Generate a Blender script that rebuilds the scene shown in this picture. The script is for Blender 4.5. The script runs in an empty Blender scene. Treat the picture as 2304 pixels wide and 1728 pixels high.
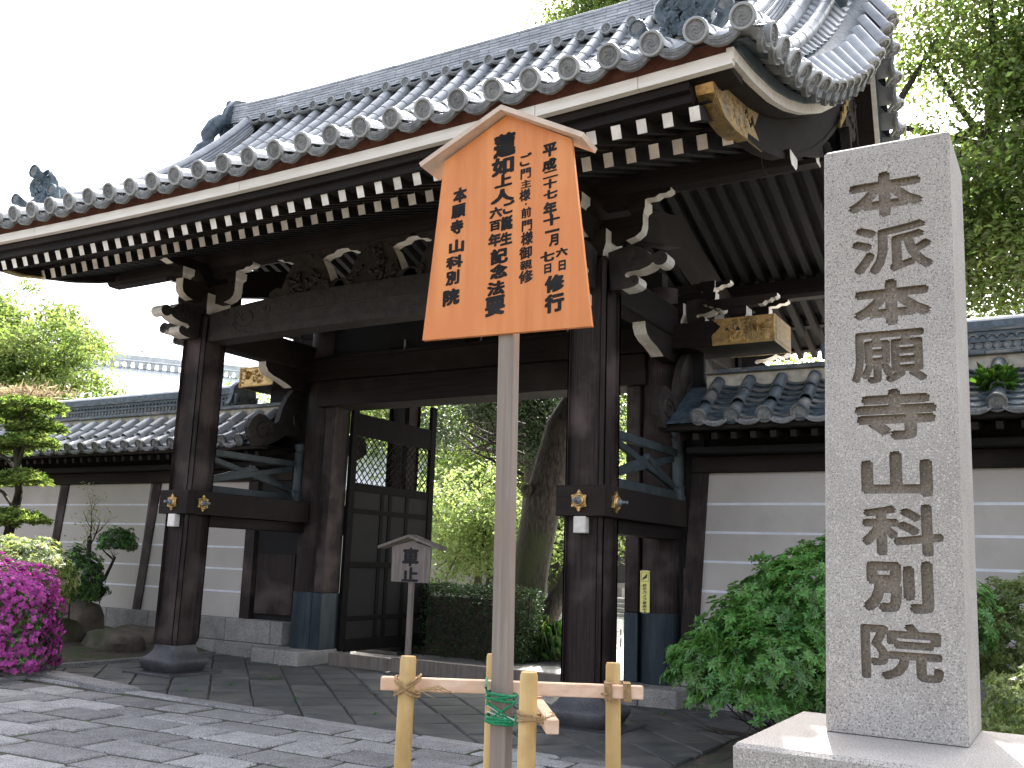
import bpy, math, random
import numpy as np
from mathutils import Matrix, Vector, noise
random.seed(7); RNG = np.random.default_rng(11)
D = bpy.data
SC = bpy.context.scene
COL = SC.collection
R = math.radians

# ---------------------------------------------------------------- camera
cd = D.cameras.new('camera'); cam = D.objects.new('camera', cd); COL.objects.link(cam)
cd.sensor_width = 36; cd.lens = 2130.19/2304*36; cd.clip_end = 600; cd.clip_start = .05
YAW, PIT, ROL = .5397, .1858, .0348
_f = Vector((-math.sin(YAW)*math.cos(PIT), math.cos(YAW)*math.cos(PIT), math.sin(PIT)))
_r = Vector((math.cos(YAW), math.sin(YAW), 0)); _u = _r.cross(_f)
_r2 = math.cos(ROL)*_r + math.sin(ROL)*_u; _u2 = -math.sin(ROL)*_r + math.cos(ROL)*_u
cam.matrix_world = Matrix.Translation((4.5247, -9.3217, 1.6)) @ Matrix((_r2, _u2, -_f)).transposed().to_4x4()
SC.camera = cam
# ---------------------------------------------------------------- light
SUN = Vector((-.23, .97, 0)).normalized()*math.cos(R(46.5)) + Vector((0, 0, math.sin(R(46.5))))
W = D.worlds.new('World'); SC.world = W; W.use_nodes = True
wn = W.node_tree; sky = wn.nodes.new('ShaderNodeTexSky'); sky.sky_type = 'NISHITA'; sky.sun_disc = False
sky.sun_elevation = R(46.5); sky.sun_rotation = R(-13.3); sky.dust_density = 4.5; sky.air_density = .7; sky.ozone_density = 1
bg = wn.nodes['Background']; bg.inputs[1].default_value = .15
hz_ = wn.nodes.new('ShaderNodeHueSaturation'); hz_.inputs['Saturation'].default_value = .45
wn.links.new(sky.outputs[0], hz_.inputs['Color']); wn.links.new(hz_.outputs[0], bg.inputs[0])
sl = D.lights.new('sun', 'SUN'); sl.energy = 4.2; sl.angle = R(.5); sl.color = (1, .95, .87)
so = D.objects.new('sun', sl); COL.objects.link(so); so.rotation_euler = SUN.to_track_quat('Z', 'Y').to_euler()
so.location = (0, 0, 30)
vs = SC.view_settings; vs.view_transform = 'Standard'; vs.look = 'None'; vs.gamma = 1; vs.use_curve_mapping = False
vs.exposure = 2.25
try:
    SC.cycles.max_bounces = 8; SC.cycles.transparent_max_bounces = 8
except Exception: pass

# ---------------------------------------------------------------- materials
def mat(name, c1, c2=None, rough=.7, sc=6, stretch=(1, 1, 1), bump=.15, metal=0, detail=6, fac=(.35, .65), spots=None,
        island=0, spec=.5, rnd=True, translucent=0, bsc=None, c3=None, sc3=1.5, var=.14):
    m = D.materials.new(name); m.use_nodes = True; t = m.node_tree; N = t.nodes; L = t.links
    b = N['Principled BSDF']; b.inputs['Roughness'].default_value = rough; b.inputs['Metallic'].default_value = metal
    b.inputs['Specular IOR Level'].default_value = spec
    tc = N.new('ShaderNodeTexCoord'); co = tc.outputs['Object']
    if rnd:
        oi = N.new('ShaderNodeObjectInfo'); vm = N.new('ShaderNodeVectorMath'); vm.operation = 'ADD'
        sc_ = N.new('ShaderNodeMath'); sc_.operation = 'MULTIPLY'; sc_.inputs[1].default_value = 37.
        L.new(oi.outputs['Random'], sc_.inputs[0]); L.new(co, vm.inputs[0]); L.new(sc_.outputs[0], vm.inputs[1]); co = vm.outputs[0]
    mp = N.new('ShaderNodeMapping'); mp.inputs['Scale'].default_value = stretch; L.new(co, mp.inputs[0])
    nz = N.new('ShaderNodeTexNoise'); nz.inputs['Scale'].default_value = sc; nz.inputs['Detail'].default_value = detail
    nz.inputs['Roughness'].default_value = .6; L.new(mp.outputs[0], nz.inputs[0])
    cr = N.new('ShaderNodeValToRGB'); e = cr.color_ramp.elements
    e[0].position, e[1].position = fac; e[0].color = (*c1, 1); e[1].color = (*(c2 or c1), 1)
    L.new(nz.outputs[0], cr.inputs[0]); col = cr.outputs[0]
    def mix(fa, colB, kind='MIX'):
        nonlocal col
        mx = N.new('ShaderNodeMix'); mx.data_type = 'RGBA'; mx.blend_type = kind
        if isinstance(fa, (int, float)): mx.inputs[0].default_value = fa
        else: L.new(fa, mx.inputs[0])
        L.new(col, mx.inputs[6])
        if isinstance(colB, tuple): mx.inputs[7].default_value = (*colB, 1)
        else: L.new(colB, mx.inputs[7])
        col = mx.outputs[2]
    if c3:
        n3 = N.new('ShaderNodeTexNoise'); n3.inputs['Scale'].default_value = sc3; n3.inputs['Detail'].default_value = 4
        L.new(co, n3.inputs[0]); r3 = N.new('ShaderNodeValToRGB'); r3.color_ramp.elements[0].position = .48; r3.color_ramp.elements[1].position = .68
        L.new(n3.outputs[0], r3.inputs[0]); mix(r3.outputs[0], c3)
    if spots:
        v = N.new('ShaderNodeTexNoise'); v.inputs['Scale'].default_value = spots[0]; v.inputs['Detail'].default_value = 2
        L.new(co, v.inputs[0]); r2 = N.new('ShaderNodeValToRGB'); r2.color_ramp.elements[0].position = spots[2]
        r2.color_ramp.elements[1].position = spots[3]; L.new(v.outputs[0], r2.inputs[0]); mix(r2.outputs[0], spots[1])
        v2 = N.new('ShaderNodeTexNoise'); v2.inputs['Scale'].default_value = spots[0]*.8; v2.inputs['Detail'].default_value = 2
        mp2 = N.new('ShaderNodeMapping'); mp2.inputs['Location'].default_value = (7, 3, 5); L.new(co, mp2.inputs[0]); L.new(mp2.outputs[0], v2.inputs[0])
        r4 = N.new('ShaderNodeValToRGB'); r4.color_ramp.elements[0].position = .56; r4.color_ramp.elements[1].position = .66
        L.new(v2.outputs[0], r4.inputs[0]); mix(r4.outputs[0], tuple(min(1, k*1.22) for k in c2 or c1))
    if island:
        g = N.new('ShaderNodeNewGeometry'); hs = N.new('ShaderNodeHueSaturation')
        mr = N.new('ShaderNodeMapRange'); mr.inputs[3].default_value = 1-island; mr.inputs[4].default_value = 1+island
        L.new(g.outputs['Random Per Island'], mr.inputs[0]); L.new(mr.outputs[0], hs.inputs['Value'])
        mh = N.new('ShaderNodeMapRange'); mh.inputs[3].default_value = .5-island*.05; mh.inputs[4].default_value = .5+island*.04
        L.new(g.outputs['Random Per Island'], mh.inputs[0]); L.new(mh.outputs[0], hs.inputs['Hue'])
        L.new(col, hs.inputs['Color']); col = hs.outputs[0]
    elif rnd:
        hs = N.new('ShaderNodeHueSaturation'); mr = N.new('ShaderNodeMapRange'); mr.inputs[3].default_value = 1-var; mr.inputs[4].default_value = 1+var
        L.new(oi.outputs['Random'], mr.inputs[0]); L.new(mr.outputs[0], hs.inputs['Value']); L.new(col, hs.inputs['Color']); col = hs.outputs[0]
    L.new(col, b.inputs['Base Color'])
    if bump:
        bp = N.new('ShaderNodeBump'); bp.inputs['Strength'].default_value = bump; bp.inputs['Distance'].default_value = .02
        if bsc:
            nb = N.new('ShaderNodeTexNoise'); nb.inputs['Scale'].default_value = bsc; nb.inputs['Detail'].default_value = 5
            L.new(mp.outputs[0], nb.inputs[0]); L.new(nb.outputs[0], bp.inputs['Height'])
        else: L.new(nz.outputs[0], bp.inputs['Height'])
        L.new(bp.outputs[0], b.inputs['Normal'])
    if translucent:
        tr = N.new('ShaderNodeBsdfTranslucent'); ms = N.new('ShaderNodeMixShader'); ms.inputs[0].default_value = translucent
        hs2 = N.new('ShaderNodeHueSaturation'); hs2.inputs['Value'].default_value = 2.4; hs2.inputs['Saturation'].default_value = 1.1; hs2.inputs['Hue'].default_value = .485
        L.new(col, hs2.inputs['Color']); L.new(hs2.outputs[0], tr.inputs[0]); L.new(b.outputs[0], ms.inputs[1]); L.new(tr.outputs[0], ms.inputs[2])
        L.new(ms.outputs[0], N['Material Output'].inputs[0])
    return m
DK1, DK2, DK3 = (.0045, .003, .0026), (.017, .0105, .008), (.026, .018, .014)
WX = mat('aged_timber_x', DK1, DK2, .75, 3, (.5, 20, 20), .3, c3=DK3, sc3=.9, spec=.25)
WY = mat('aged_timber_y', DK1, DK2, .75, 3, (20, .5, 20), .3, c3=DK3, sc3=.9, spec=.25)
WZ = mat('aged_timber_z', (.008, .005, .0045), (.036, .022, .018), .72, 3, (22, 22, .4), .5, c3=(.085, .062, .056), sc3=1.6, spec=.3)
WDOOR = mat('door_timber', (.002, .0015, .0014), (.006, .004, .0035), .85, 5, (2, 2, 1), .2, spec=.2)
WDARK = mat('shade_dark_timber', (.0025, .002, .0018), (.006, .0045, .004), .85, 5, (1, 1, 1), .2)  # near-black timber: shade of soffits and recesses put into the colour
WCARV = mat('carved_timber', (.010, .0065, .005), (.032, .023, .017), .7, 7, (1, 1, 1), .5, bsc=18)
WHITE = mat('limewash', (.66, .61, .54), (.84, .79, .72), .8, 9, (1, 1, 1), .12, c3=(.58, .53, .46), sc3=3)
BOARDW = mat('white_board', (.72, .66, .57), (.86, .81, .74), .75, 2, (.4, 6, 6), .1, rnd=False)
RED = mat('eave_clay', (.10, .035, .022), (.19, .075, .05), .85, 8, (1, 1, 1), .3, rnd=False)
GOLD = mat('gilt_copper', (.46, .29, .11), (.72, .49, .21), .38, 30, (1, 1, 1), .5, metal=.85, c3=(.28, .20, .09), sc3=6)
GOLDD = mat('gilt_copper_dull', (.30, .20, .09), (.62, .42, .2), .5, 26, (1, 1, 1), .7, metal=.6, c3=(.3, .26, .22), sc3=7)
IRON = mat('dark_peg', (.1, .11, .12), (.2, .22, .24), .5, 20)
TILE = mat('smoked_tile', (.30, .315, .33), (.44, .455, .47), .38, 5, (1, 1, 1), .08, c3=(.52, .535, .55), sc3=2.2, spec=.7, metal=.1)
TILEF = mat('smoked_tile_face', (.12, .122, .122), (.24, .243, .24), .55, 16, (1, 1, 1), .3, c3=(.2, .21, .2), sc3=5)
TILER = mat('tile_rim', (.27, .28, .275), (.37, .38, .37), .5, 9, (1, 1, 1), .15)
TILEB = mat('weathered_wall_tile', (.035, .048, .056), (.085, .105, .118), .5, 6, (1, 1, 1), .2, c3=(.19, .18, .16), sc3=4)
TILED = mat('dark_ornament_tile', (.035, .055, .07), (.10, .135, .16), .45, 10, (1, 1, 1), .4, bsc=20)
MORTAR = mat('mortar', (.42, .38, .31), (.6, .55, .45), .9, 12)
PLASTER = mat('wall_plaster', (.43, .39, .345), (.52, .475, .43), .9, 1.6, (1, 1, 1), .05, rnd=False, c3=(.40, .36, .31), sc3=.8)
STRIPE_AND_GLARE = mat('white_stripe', (.62, .63, .66), (.75, .76, .78), .85, 6, rnd=False)  # white wall stripes; also the sun glare painted on the hall roof
GRAN = mat('grey_granite', (.34, .315, .285), (.46, .43, .395), .8, 3, (1, 1, 1), .25, spots=(210, (.17, .155, .145), .53, .66), rnd=False, bsc=200, c3=(.40, .36, .32), sc3=2)
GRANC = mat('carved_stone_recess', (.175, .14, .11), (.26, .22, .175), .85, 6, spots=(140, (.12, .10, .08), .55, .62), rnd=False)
PAVE = mat('paving_granite', (.225, .218, .205), (.365, .355, .34), .75, 5, (1, 1, 1), .5, spots=(85, (.09, .09, .10), .52, .62), bsc=60, var=.36)
SLATE = mat('dark_paving', (.050, .053, .052), (.095, .098, .095), .7, 3, (1, 1, 1), .2, c3=(.12, .115, .10), sc3=1.7, var=.22)
JOINT = mat('joint_earth', (.035, .032, .026), (.07, .062, .05), .95, 14, c3=(.05, .075, .02), sc3=5)
SOIL = mat('soil', (.045, .035, .028), (.11, .085, .065), .95, 10, (1, 1, 1), .7, c3=(.05, .07, .025), sc3=2)
GRAVEL = mat('gravel', (.28, .27, .25), (.50, .48, .45), .9, 45, (1, 1, 1), .7, rnd=False)
BASE = mat('foundation_granite', (.22, .21, .19), (.33, .31, .285), .85, 4, (1, 1, 1), .3, spots=(90, (.12, .11, .10), .54, .64))
SOBAN = mat('pillar_base_stone', (.04, .04, .043), (.085, .083, .085), .6, 5, (1, 1, 1), .25, spots=(90, (.05, .05, .05), .55, .64))
COPPER = mat('patinated_copper', (.010, .018, .026), (.026, .040, .050), .45, 3, (3, 3, .5), .1, metal=.3)
COPG = mat('green_copper', (.02, .032, .037), (.05, .066, .07), .6, 5, (1, 1, 1), .15)
ORANGE = mat('oiled_board', (.60, .185, .040), (.74, .275, .075), .45, 2.2, (7, 7, .5), .06, rnd=False, c3=(.66, .21, .05), sc3=3)
CEDAR = mat('cedar_post', (.21, .175, .145), (.30, .26, .22), .8, 3, (18, 18, .5), .15, rnd=False, c3=(.255, .185, .15), sc3=2)
ROOFB = mat('planed_board', (.50, .38, .29), (.62, .50, .40), .6, 4, (3, 3, 3), .1)
FRESH = mat('planed_rail', (.62, .40, .27), (.76, .55, .40), .6, 3, (1, 9, 9), .1, c3=(.68, .42, .26), sc3=5)
PEELED = mat('peeled_stake', (.48, .31, .11), (.62, .43, .18), .55, 3, (8, 8, .6), .15, c3=(.42, .25, .09), sc3=6)
PALEW = mat('weathered_plank', (.13, .105, .088), (.22, .18, .15), .75, 4, (8, 8, .6), .2)
JUTE = mat('jute_rope', (.26, .16, .07), (.42, .28, .14), .9, 60, (1, 1, 1), .5)
GREENR = mat('green_rope', (.0, .15, .06), (.01, .32, .13), .6, 90, (1, 1, 1), .4)
WIRE = mat('grey_wire', (.4, .4, .42), (.6, .6, .62), .4, 9)
INK = mat('ink', (.018, .017, .018), (.03, .028, .028), .9, 9, bump=0, spec=.15)
YEL = mat('yellow_print', (.75, .66, .18), (.80, .71, .22), .5, 5, bump=0)
BLACK = mat('black_print', (.015, .015, .02), (.02, .02, .025), .5, 5, bump=0)
PAPER = mat('white_print', (.75, .8, .78), (.8, .82, .8), .5, 5, bump=0)
TEAL = mat('teal_print', (.05, .25, .22), (.06, .28, .25), .5, 5, bump=0)
BARK = mat('bark', (.012, .009, .007), (.075, .06, .048), .9, 7, (4, 4, .8), 1.0, c3=(.045, .055, .02), sc3=1.2)
BARK2 = mat('dark_bark', (.02, .015, .012), (.06, .045, .036), .9, 8, (3, 3, .8), .6)
ROCK = mat('garden_rock', (.08, .065, .048), (.19, .155, .12), .85, 3, (1, 1, 1), .6, c3=(.06, .07, .03), sc3=1.6)
def leafm(n, c1, c2, isl=.45, tr=.35, rough=.4, sc=1.5): return mat(n, c1, c2, rough, sc, bump=0, island=isl, rnd=False, translucent=tr)
LBUSH = leafm('glossy_shrub_leaf', (.06, .155, .038), (.14, .29, .07), .5, .3, .32, 5)
LCAM = leafm('camphor_leaf', (.06, .10, .025), (.13, .17, .05), .6, .45, .28)
LGIN = leafm('tree_leaf_pale', (.07, .12, .03), (.14, .18, .055), .4, .45, .5)
LDARK = leafm('evergreen_leaf', (.015, .035, .012), (.04, .065, .02), .5, .2, .5)
LMAP = leafm('maple_leaf', (.10, .15, .05), (.18, .23, .085), .4, .5, .5)
LAZ = leafm('azalea_leaf', (.03, .075, .015), (.08, .13, .03), .5, .3, .5, 4)
LPALE = leafm('pale_shrub_leaf', (.17, .24, .07), (.32, .36, .16), .4, .35, .45, 4)
LPINE = leafm('pine_needle', (.15, .24, .06), (.27, .34, .11), .4, .3, .5, 4)
LHED = leafm('hedge_leaf', (.018, .045, .014), (.045, .085, .025), .5, .2, .5, 4)
LGRS = leafm('blade_leaf', (.045, .12, .02), (.09, .19, .035), .4, .3, .45, 3)
LDRY = leafm('dry_grass', (.24, .20, .12), (.34, .29, .19), .4, .3, .7, 4)
PINK = mat('azalea_petal', (.36, .045, .25), (.55, .13, .42), .55, 6, bump=0, island=.35, rnd=False, translucent=.3)

# ---------------------------------------------------------------- mesh helpers
class MB:
    def __init__(s): s.v = []; s.f = []; s.m = []
    def add(s, vs, fs, mi=0):
        o = len(s.v); s.v.extend(tuple(v) for v in vs)
        for k, f in enumerate(fs):
            s.f.append(tuple(i+o for i in f)); s.m.append(mi[k] if isinstance(mi, (list, tuple)) else mi)
        return s
    def box(s, x0, x1, y0, y1, z0, z1, mi=0, bev=0, M=None):
        if x0 > x1: x0, x1 = x1, x0
        if y0 > y1: y0, y1 = y1, y0
        b = min(bev, (x1-x0)*.3, (y1-y0)*.3, (z1-z0)*.3)
        if b <= 0:
            v = [(x, y, z) for x in (x0, x1) for y in (y0, y1) for z in (z0, z1)]
            f = [(0, 1, 3, 2), (4, 6, 7, 5), (0, 4, 5, 1), (2, 3, 7, 6), (0, 2, 6, 4), (1, 5, 7, 3)]
        else:
            v = []; f = []; X = (x0, x1); Y = (y0, y1); Z = (z0, z1); idx = {}
            for i in (0, 1):
                for j in (0, 1):
                    for k in (0, 1):
                        sx, sy, sz = (b if i == 0 else -b), (b if j == 0 else -b), (b if k == 0 else -b)
                        for a in range(3):
                            p = [X[i]+sx, Y[j]+sy, Z[k]+sz]; p[a] = (X[i], Y[j], Z[k])[a]
                            idx[i, j, k, a] = len(v); v.append(tuple(p))
            def q(*k): f.append(tuple(idx[a] for a in k))
            for i in (0, 1):
                o = [(0, 0), (1, 0), (1, 1), (0, 1)]
                if i == 0: o = o[::-1]
                q(*[(i, a, c, 0) for a, c in o]); q(*[(c, i, a, 1) for a, c in o]); q(*[(a, c, i, 2) for a, c in o])
            for a, c in ((0, 0), (0, 1), (1, 0), (1, 1)):
                q((a, c, 0, 0), (a, c, 1, 0), (a, c, 1, 1), (a, c, 0, 1)); q((0, a, c, 1), (1, a, c, 1), (1, a, c, 2), (0, a, c, 2))
                q((a, 0, c, 0), (a, 1, c, 0), (a, 1, c, 2), (a, 0, c, 2))
            for i in (0, 1):
                for j in (0, 1):
                    for k in (0, 1): q((i, j, k, 0), (i, j, k, 1), (i, j, k, 2))
        if M is not None: v = [tuple(M @ Vector(p)) for p in v]
        return s.add(v, f, mi)
    def prism(s, poly, plane, lo, hi, mi=0, side=None):
        n = len(poly)
        def P(a, b, c): return {'xy': (a, b, c), 'xz': (a, c, b), 'yz': (c, a, b)}[plane]
        v = [P(a, b, lo) for a, b in poly]+[P(a, b, hi) for a, b in poly]
        f = [tuple(range(n)), tuple(range(2*n-1, n-1, -1))]; m = [mi, mi]
        for i in range(n):
            j = (i+1) % n; f.append((i, j, j+n, i+n)); m.append(mi if side is None else (side(i) if callable(side) else side))
        return s.add(v, f, m)
    def tube(s, pts, rad, n=8, mi=0, cap=True, capmi=None, squash=None):
        pts = [Vector(p) for p in pts]; rings = []; v = []; f = []
        if not isinstance(rad, (list, tuple)): rad = [rad]*len(pts)
        up = Vector((0, 0, 1)); pn = None
        for i, p in enumerate(pts):
            d = (pts[min(i+1, len(pts)-1)]-pts[max(i-1, 0)]).normalized()
            if pn is None:
                a = up if abs(d.z) < .9 else Vector((0, 1, 0)); pn = (a-d*a.dot(d)).normalized()
            else: pn = (pn-d*pn.dot(d)).normalized()
            q = d.cross(pn)
            for k in range(n):
                t = 2*math.pi*k/n; v.append(tuple(p+rad[i]*(math.cos(t)*pn+math.sin(t)*q)))
        for i in range(len(pts)-1):
            for k in range(n):
                a = i*n+k; b = i*n+(k+1) % n; f.append((a, b, b+n, a+n))
        m = [mi]*len(f)
        if cap:
            f.append(tuple(range(n-1, -1, -1))); f.append(tuple(range(len(v)-n, len(v)))); m += [capmi if capmi is not None else mi]*2
        return s.add(v, f, m)
    def lathe(s, prof, n=16, mi=0, M=None):
        v = []; f = []
        for r, z in prof:
            for k in range(n):
                t = 2*math.pi*k/n; v.append((r*math.cos(t), r*math.sin(t), z))
        for i in range(len(prof)-1):
            for k in range(n):
                a = i*n+k; b = i*n+(k+1) % n; f.append((a, b, b+n, a+n))
        f.append(tuple(range(n-1, -1, -1))); f.append(tuple(range(len(v)-n, len(v))))
        if M is not None: v = [tuple(M @ Vector(p)) for p in v]
        return s.add(v, f, mi)
    def grid(s, P, mi=0):
        nu = len(P); nv = len(P[0]); v = [p for r in P for p in r]
        return s.add(v, [(i*nv+j, (i+1)*nv+j, (i+1)*nv+j+1, i*nv+j+1) for i in range(nu-1) for j in range(nv-1)], mi)
    def mesh(s, name, mats, smooth=None):
        me = D.meshes.new(name); me.from_pydata(s.v, [], s.f)
        for m in (mats if isinstance(mats, (list, tuple)) else [mats]): me.materials.append(m)
        if len(me.polygons) == len(s.m): me.polygons.foreach_set('material_index', s.m)
        if smooth is not None:
            me.polygons.foreach_set('use_smooth', [True]*len(me.polygons)); me.set_sharp_from_angle(angle=R(smooth))
        me.update(); return me
    def build(s, name, mats, parent=None, smooth=None): return put(name, s.mesh(name, mats, smooth), parent)
def root_mat(o):
    return o.matrix_basis.copy() if o.parent is None else root_mat(o.parent) @ o.matrix_parent_inverse @ o.matrix_basis
def put(name, me, parent=None, M=None):
    o = D.objects.new(name, me); COL.objects.link(o)
    if M is not None: o.matrix_basis = M
    if parent is not None:
        o.parent = parent
        if M is None or parent.get('_w'): o.matrix_parent_inverse = root_mat(parent).inverted()
    return o
def tag(o, label, cat, group=None):
    o['label'] = label; o['category'] = cat
    if group: o['group'] = group
    return o
def thing(name, loc, label, cat, group=None, rz=0):
    o = D.objects.new(name, None); COL.objects.link(o); o.location = loc; o.rotation_euler = (0, 0, rz); o.empty_display_size = .2
    tag(o, label, cat, group); return o
def wput(name, me, parent, M):     # world matrix M, child of parent
    o = D.objects.new(name, me); COL.objects.link(o); o.parent = parent; o.matrix_parent_inverse = root_mat(parent).inverted(); o.matrix_basis = M
    return o
def T(x, y, z): return Matrix.Translation((x, y, z))
def RX(a): return Matrix.Rotation(a, 4, 'X')
def RY(a): return Matrix.Rotation(a, 4, 'Y')
def RZ(a): return Matrix.Rotation(a, 4, 'Z')
_gl = {}
def glyph(ch, off=.02, extr=0.):
    k = (ch, off, extr)
    if k not in _gl:
        c = D.curves.new('g', 'FONT'); c.body = ch; c.offset = off; c.extrude = extr; c.resolution_u = 3
        o = D.objects.new('g', c); COL.objects.link(o); dg = bpy.context.evaluated_depsgraph_get(); dg.update()
        me = D.meshes.new_from_object(o.evaluated_get(dg)); v = np.array([x.co[:] for x in me.vertices]).reshape(-1, 3)
        f = [tuple(p.vertices) for p in me.polygons]
        D.objects.remove(o); D.curves.remove(c); D.meshes.remove(me)
        mn = v.min(0); mx = v.max(0); ext = np.maximum(mx-mn, 1e-4)
        full = ch in '一二・'
        v2 = v.copy(); v2[:, 0] = (v[:, 0]-(mn[0]+mx[0])/2)/ext[0]; v2[:, 1] = (v[:, 1]-(mn[1]+mx[1])/2)/ext[1]
        _gl[k] = (v2, f)
    return _gl[k]
def put_text(items, y, m, par, th=.03, slant=0., skew=.09, wpar=True):       # every character is a part; strokes thickened with shifted copies
    for ch, x, z, w, h in items:
        v, f = glyph(ch, 0); mb = MB(); jr = random.uniform(-.02, .02); sk = 0 if slant else skew+jr; n = 0
        if ch in '一': h *= .8
        for dx, dz in ((0, 0), (1, .5), (-1, -.5), (.4, 1), (-.4, -1), (.8, -.6), (-.8, .6)):
            e = (th*w if ch not in '一・' else th*w*.4); ez = th*h if ch not in '一二・' else th*w*.5
            mb.add([(x+a*(w-2*e)+slant*b*h+dx*e, y-n*.00015, z+b*(h-2*ez)+a*w*sk+dz*ez) for a, b, _ in v], f, 0); n += 1
        me = mb.mesh('character', m); o = D.objects.new('character', me); COL.objects.link(o); o.parent = par
        if wpar: o.matrix_parent_inverse = root_mat(par).inverted()

# ---------------------------------------------------------------- leaves
def leafmesh(name, P, size, mats, parent=None, droop=.3, aspect=.5, face_up=.5, N=None, mi=None):
    P = np.asarray(P, float); n = len(P)
    if N is None:
        N = RNG.normal(size=(n, 3)); N[:, 2] = np.abs(N[:, 2])+face_up; 
    N /= np.linalg.norm(N, axis=1)[:, None]
    A = RNG.normal(size=(n, 3)); A -= (A*N).sum(1)[:, None]*N; A /= np.linalg.norm(A, axis=1)[:, None]
    A[:, 2] -= droop*RNG.random(n); A /= np.linalg.norm(A, axis=1)[:, None]
    B = np.cross(N, A); B /= np.linalg.norm(B, axis=1)[:, None]
    s = size*RNG.uniform(.6, 1.3, n)[:, None]
    fold = np.cross(A, B)*s*.12
    V = np.stack([P, P+A*s*.5+B*s*aspect*.5+fold, P+A*s, P+A*s*.5-B*s*aspect*.5+fold], 1).reshape(-1, 3)
    return tri_obj(name, V, n, mats, parent, mi)
def tri_obj(name, V, n, mats, parent, mi=None):
    i = np.arange(n)*4; F = np.stack([i, i+1, i+2, i, i+2, i+3], 1).reshape(-1)
    me = D.meshes.new(name); me.vertices.add(len(V)); me.vertices.foreach_set('co', V.astype(np.float32).reshape(-1))
    me.loops.add(len(F)); me.loops.foreach_set('vertex_index', F.astype(np.int32))
    me.polygons.add(n*2); me.polygons.foreach_set('loop_start', np.arange(n*2, dtype=np.int32)*3)
    for m in (mats if isinstance(mats, (list, tuple)) else [mats]): me.materials.append(m)
    if mi is not None: me.polygons.foreach_set('material_index', np.repeat(mi, 2).astype(np.int32))
    me.update(); me.validate(); return put(name, me, parent)
def clumps(cs, per, spread):
    P = []
    for c in cs:
        r = c[3] if len(c) > 3 else 1
        P.append(RNG.normal(size=(int(per*r*r), 3))*np.array([spread*r, spread*r, spread*r*.6])+np.array(c[:3]))
    return np.concatenate(P)
def shell(c, rad, n, lo=.55, cut=None):
    d = RNG.normal(size=(n*3, 3)); d /= np.linalg.norm(d, axis=1)[:, None]; r = RNG.uniform(lo, 1, n*3)[:, None]
    p = d*r*np.array(rad)+np.array(c)
    if cut is not None: p = p[p[:, 2] > cut]
    return p[:n]
def rosettes(name, C, Nrm, k, L, wid, mats, parent, up=.35, mi=None):
    C = np.asarray(C); n = len(C); Nrm = Nrm/np.linalg.norm(Nrm, axis=1)[:, None]
    a = RNG.normal(size=(n, 3)); a -= (a*Nrm).sum(1)[:, None]*Nrm; a /= np.linalg.norm(a, axis=1)[:, None]; b = np.cross(Nrm, a)
    V = []
    for j in range(k):
        t = 2*math.pi*j/k+RNG.uniform(-.25, .25, n)[:, None]; d = np.cos(t)*a+np.sin(t)*b; e = np.cross(Nrm, d)
        l = L*RNG.uniform(.7, 1.2, n)[:, None]; w = wid*l; u = up*RNG.uniform(.3, 1.6, n)[:, None]
        V.append(np.stack([C, C+d*l*.5+e*w+Nrm*l*u*.6, C+d*l+Nrm*l*(u*.7-.15), C+d*l*.5-e*w+Nrm*l*u*.6], 1))
    V = np.stack(V, 1).reshape(-1, 3); M = None if mi is None else np.repeat(mi, k)
    return tri_obj(name, V, n*k, mats, parent, M)
def branchy(mb, p, d, L, r, depth, n=5, spread=.6, ends=None, up=.25, mi=0):
    p = Vector(p); d = Vector(d).normalized(); pts = [p.copy()]; rs = [r]; q = p.copy(); dd = d.copy()
    for i in range(4):
        dd = (dd+Vector((random.uniform(-1, 1), random.uniform(-1, 1), random.uniform(-.6, 1)*.6+up*.3))*.22).normalized()
        q = q+dd*L/4; pts.append(q.copy()); rs.append(r*(1-.17*(i+1)))
    mb.tube(pts, rs, 6 if r > .02 else 4, mi)
    if ends is not None and depth <= 1: ends.extend(tuple(x) for x in pts[2:])
    if depth > 0:
        for i in range(n):
            k = random.randint(1, 4); nd = (dd*.6+Vector((random.gauss(0, 1), random.gauss(0, 1), random.gauss(0, .7)+up)).normalized()*spread*1.4).normalized()
            branchy(mb, pts[k], nd, L*random.uniform(.5, .75), rs[k]*.6, depth-1, max(2, n-1), spread, ends, up, mi)

# ================================================================ GROUND
def struct(o, kind='structure'): o['kind'] = kind; return o
struct(MB().box(-120, 120, -40, 160, -.9, -.14).build('ground', SOIL))
struct(MB().box(-26, 30, 3.1, 32, -.2, -.075).build('gravel_court', GRAVEL))
pav = struct(MB().box(-7.8, 1.5, -1.72, 3.05, -.2, -.075).box(-12, 6.5, -9.5, -1.72, -.2, -.046).build('pavement', JOINT))
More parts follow.
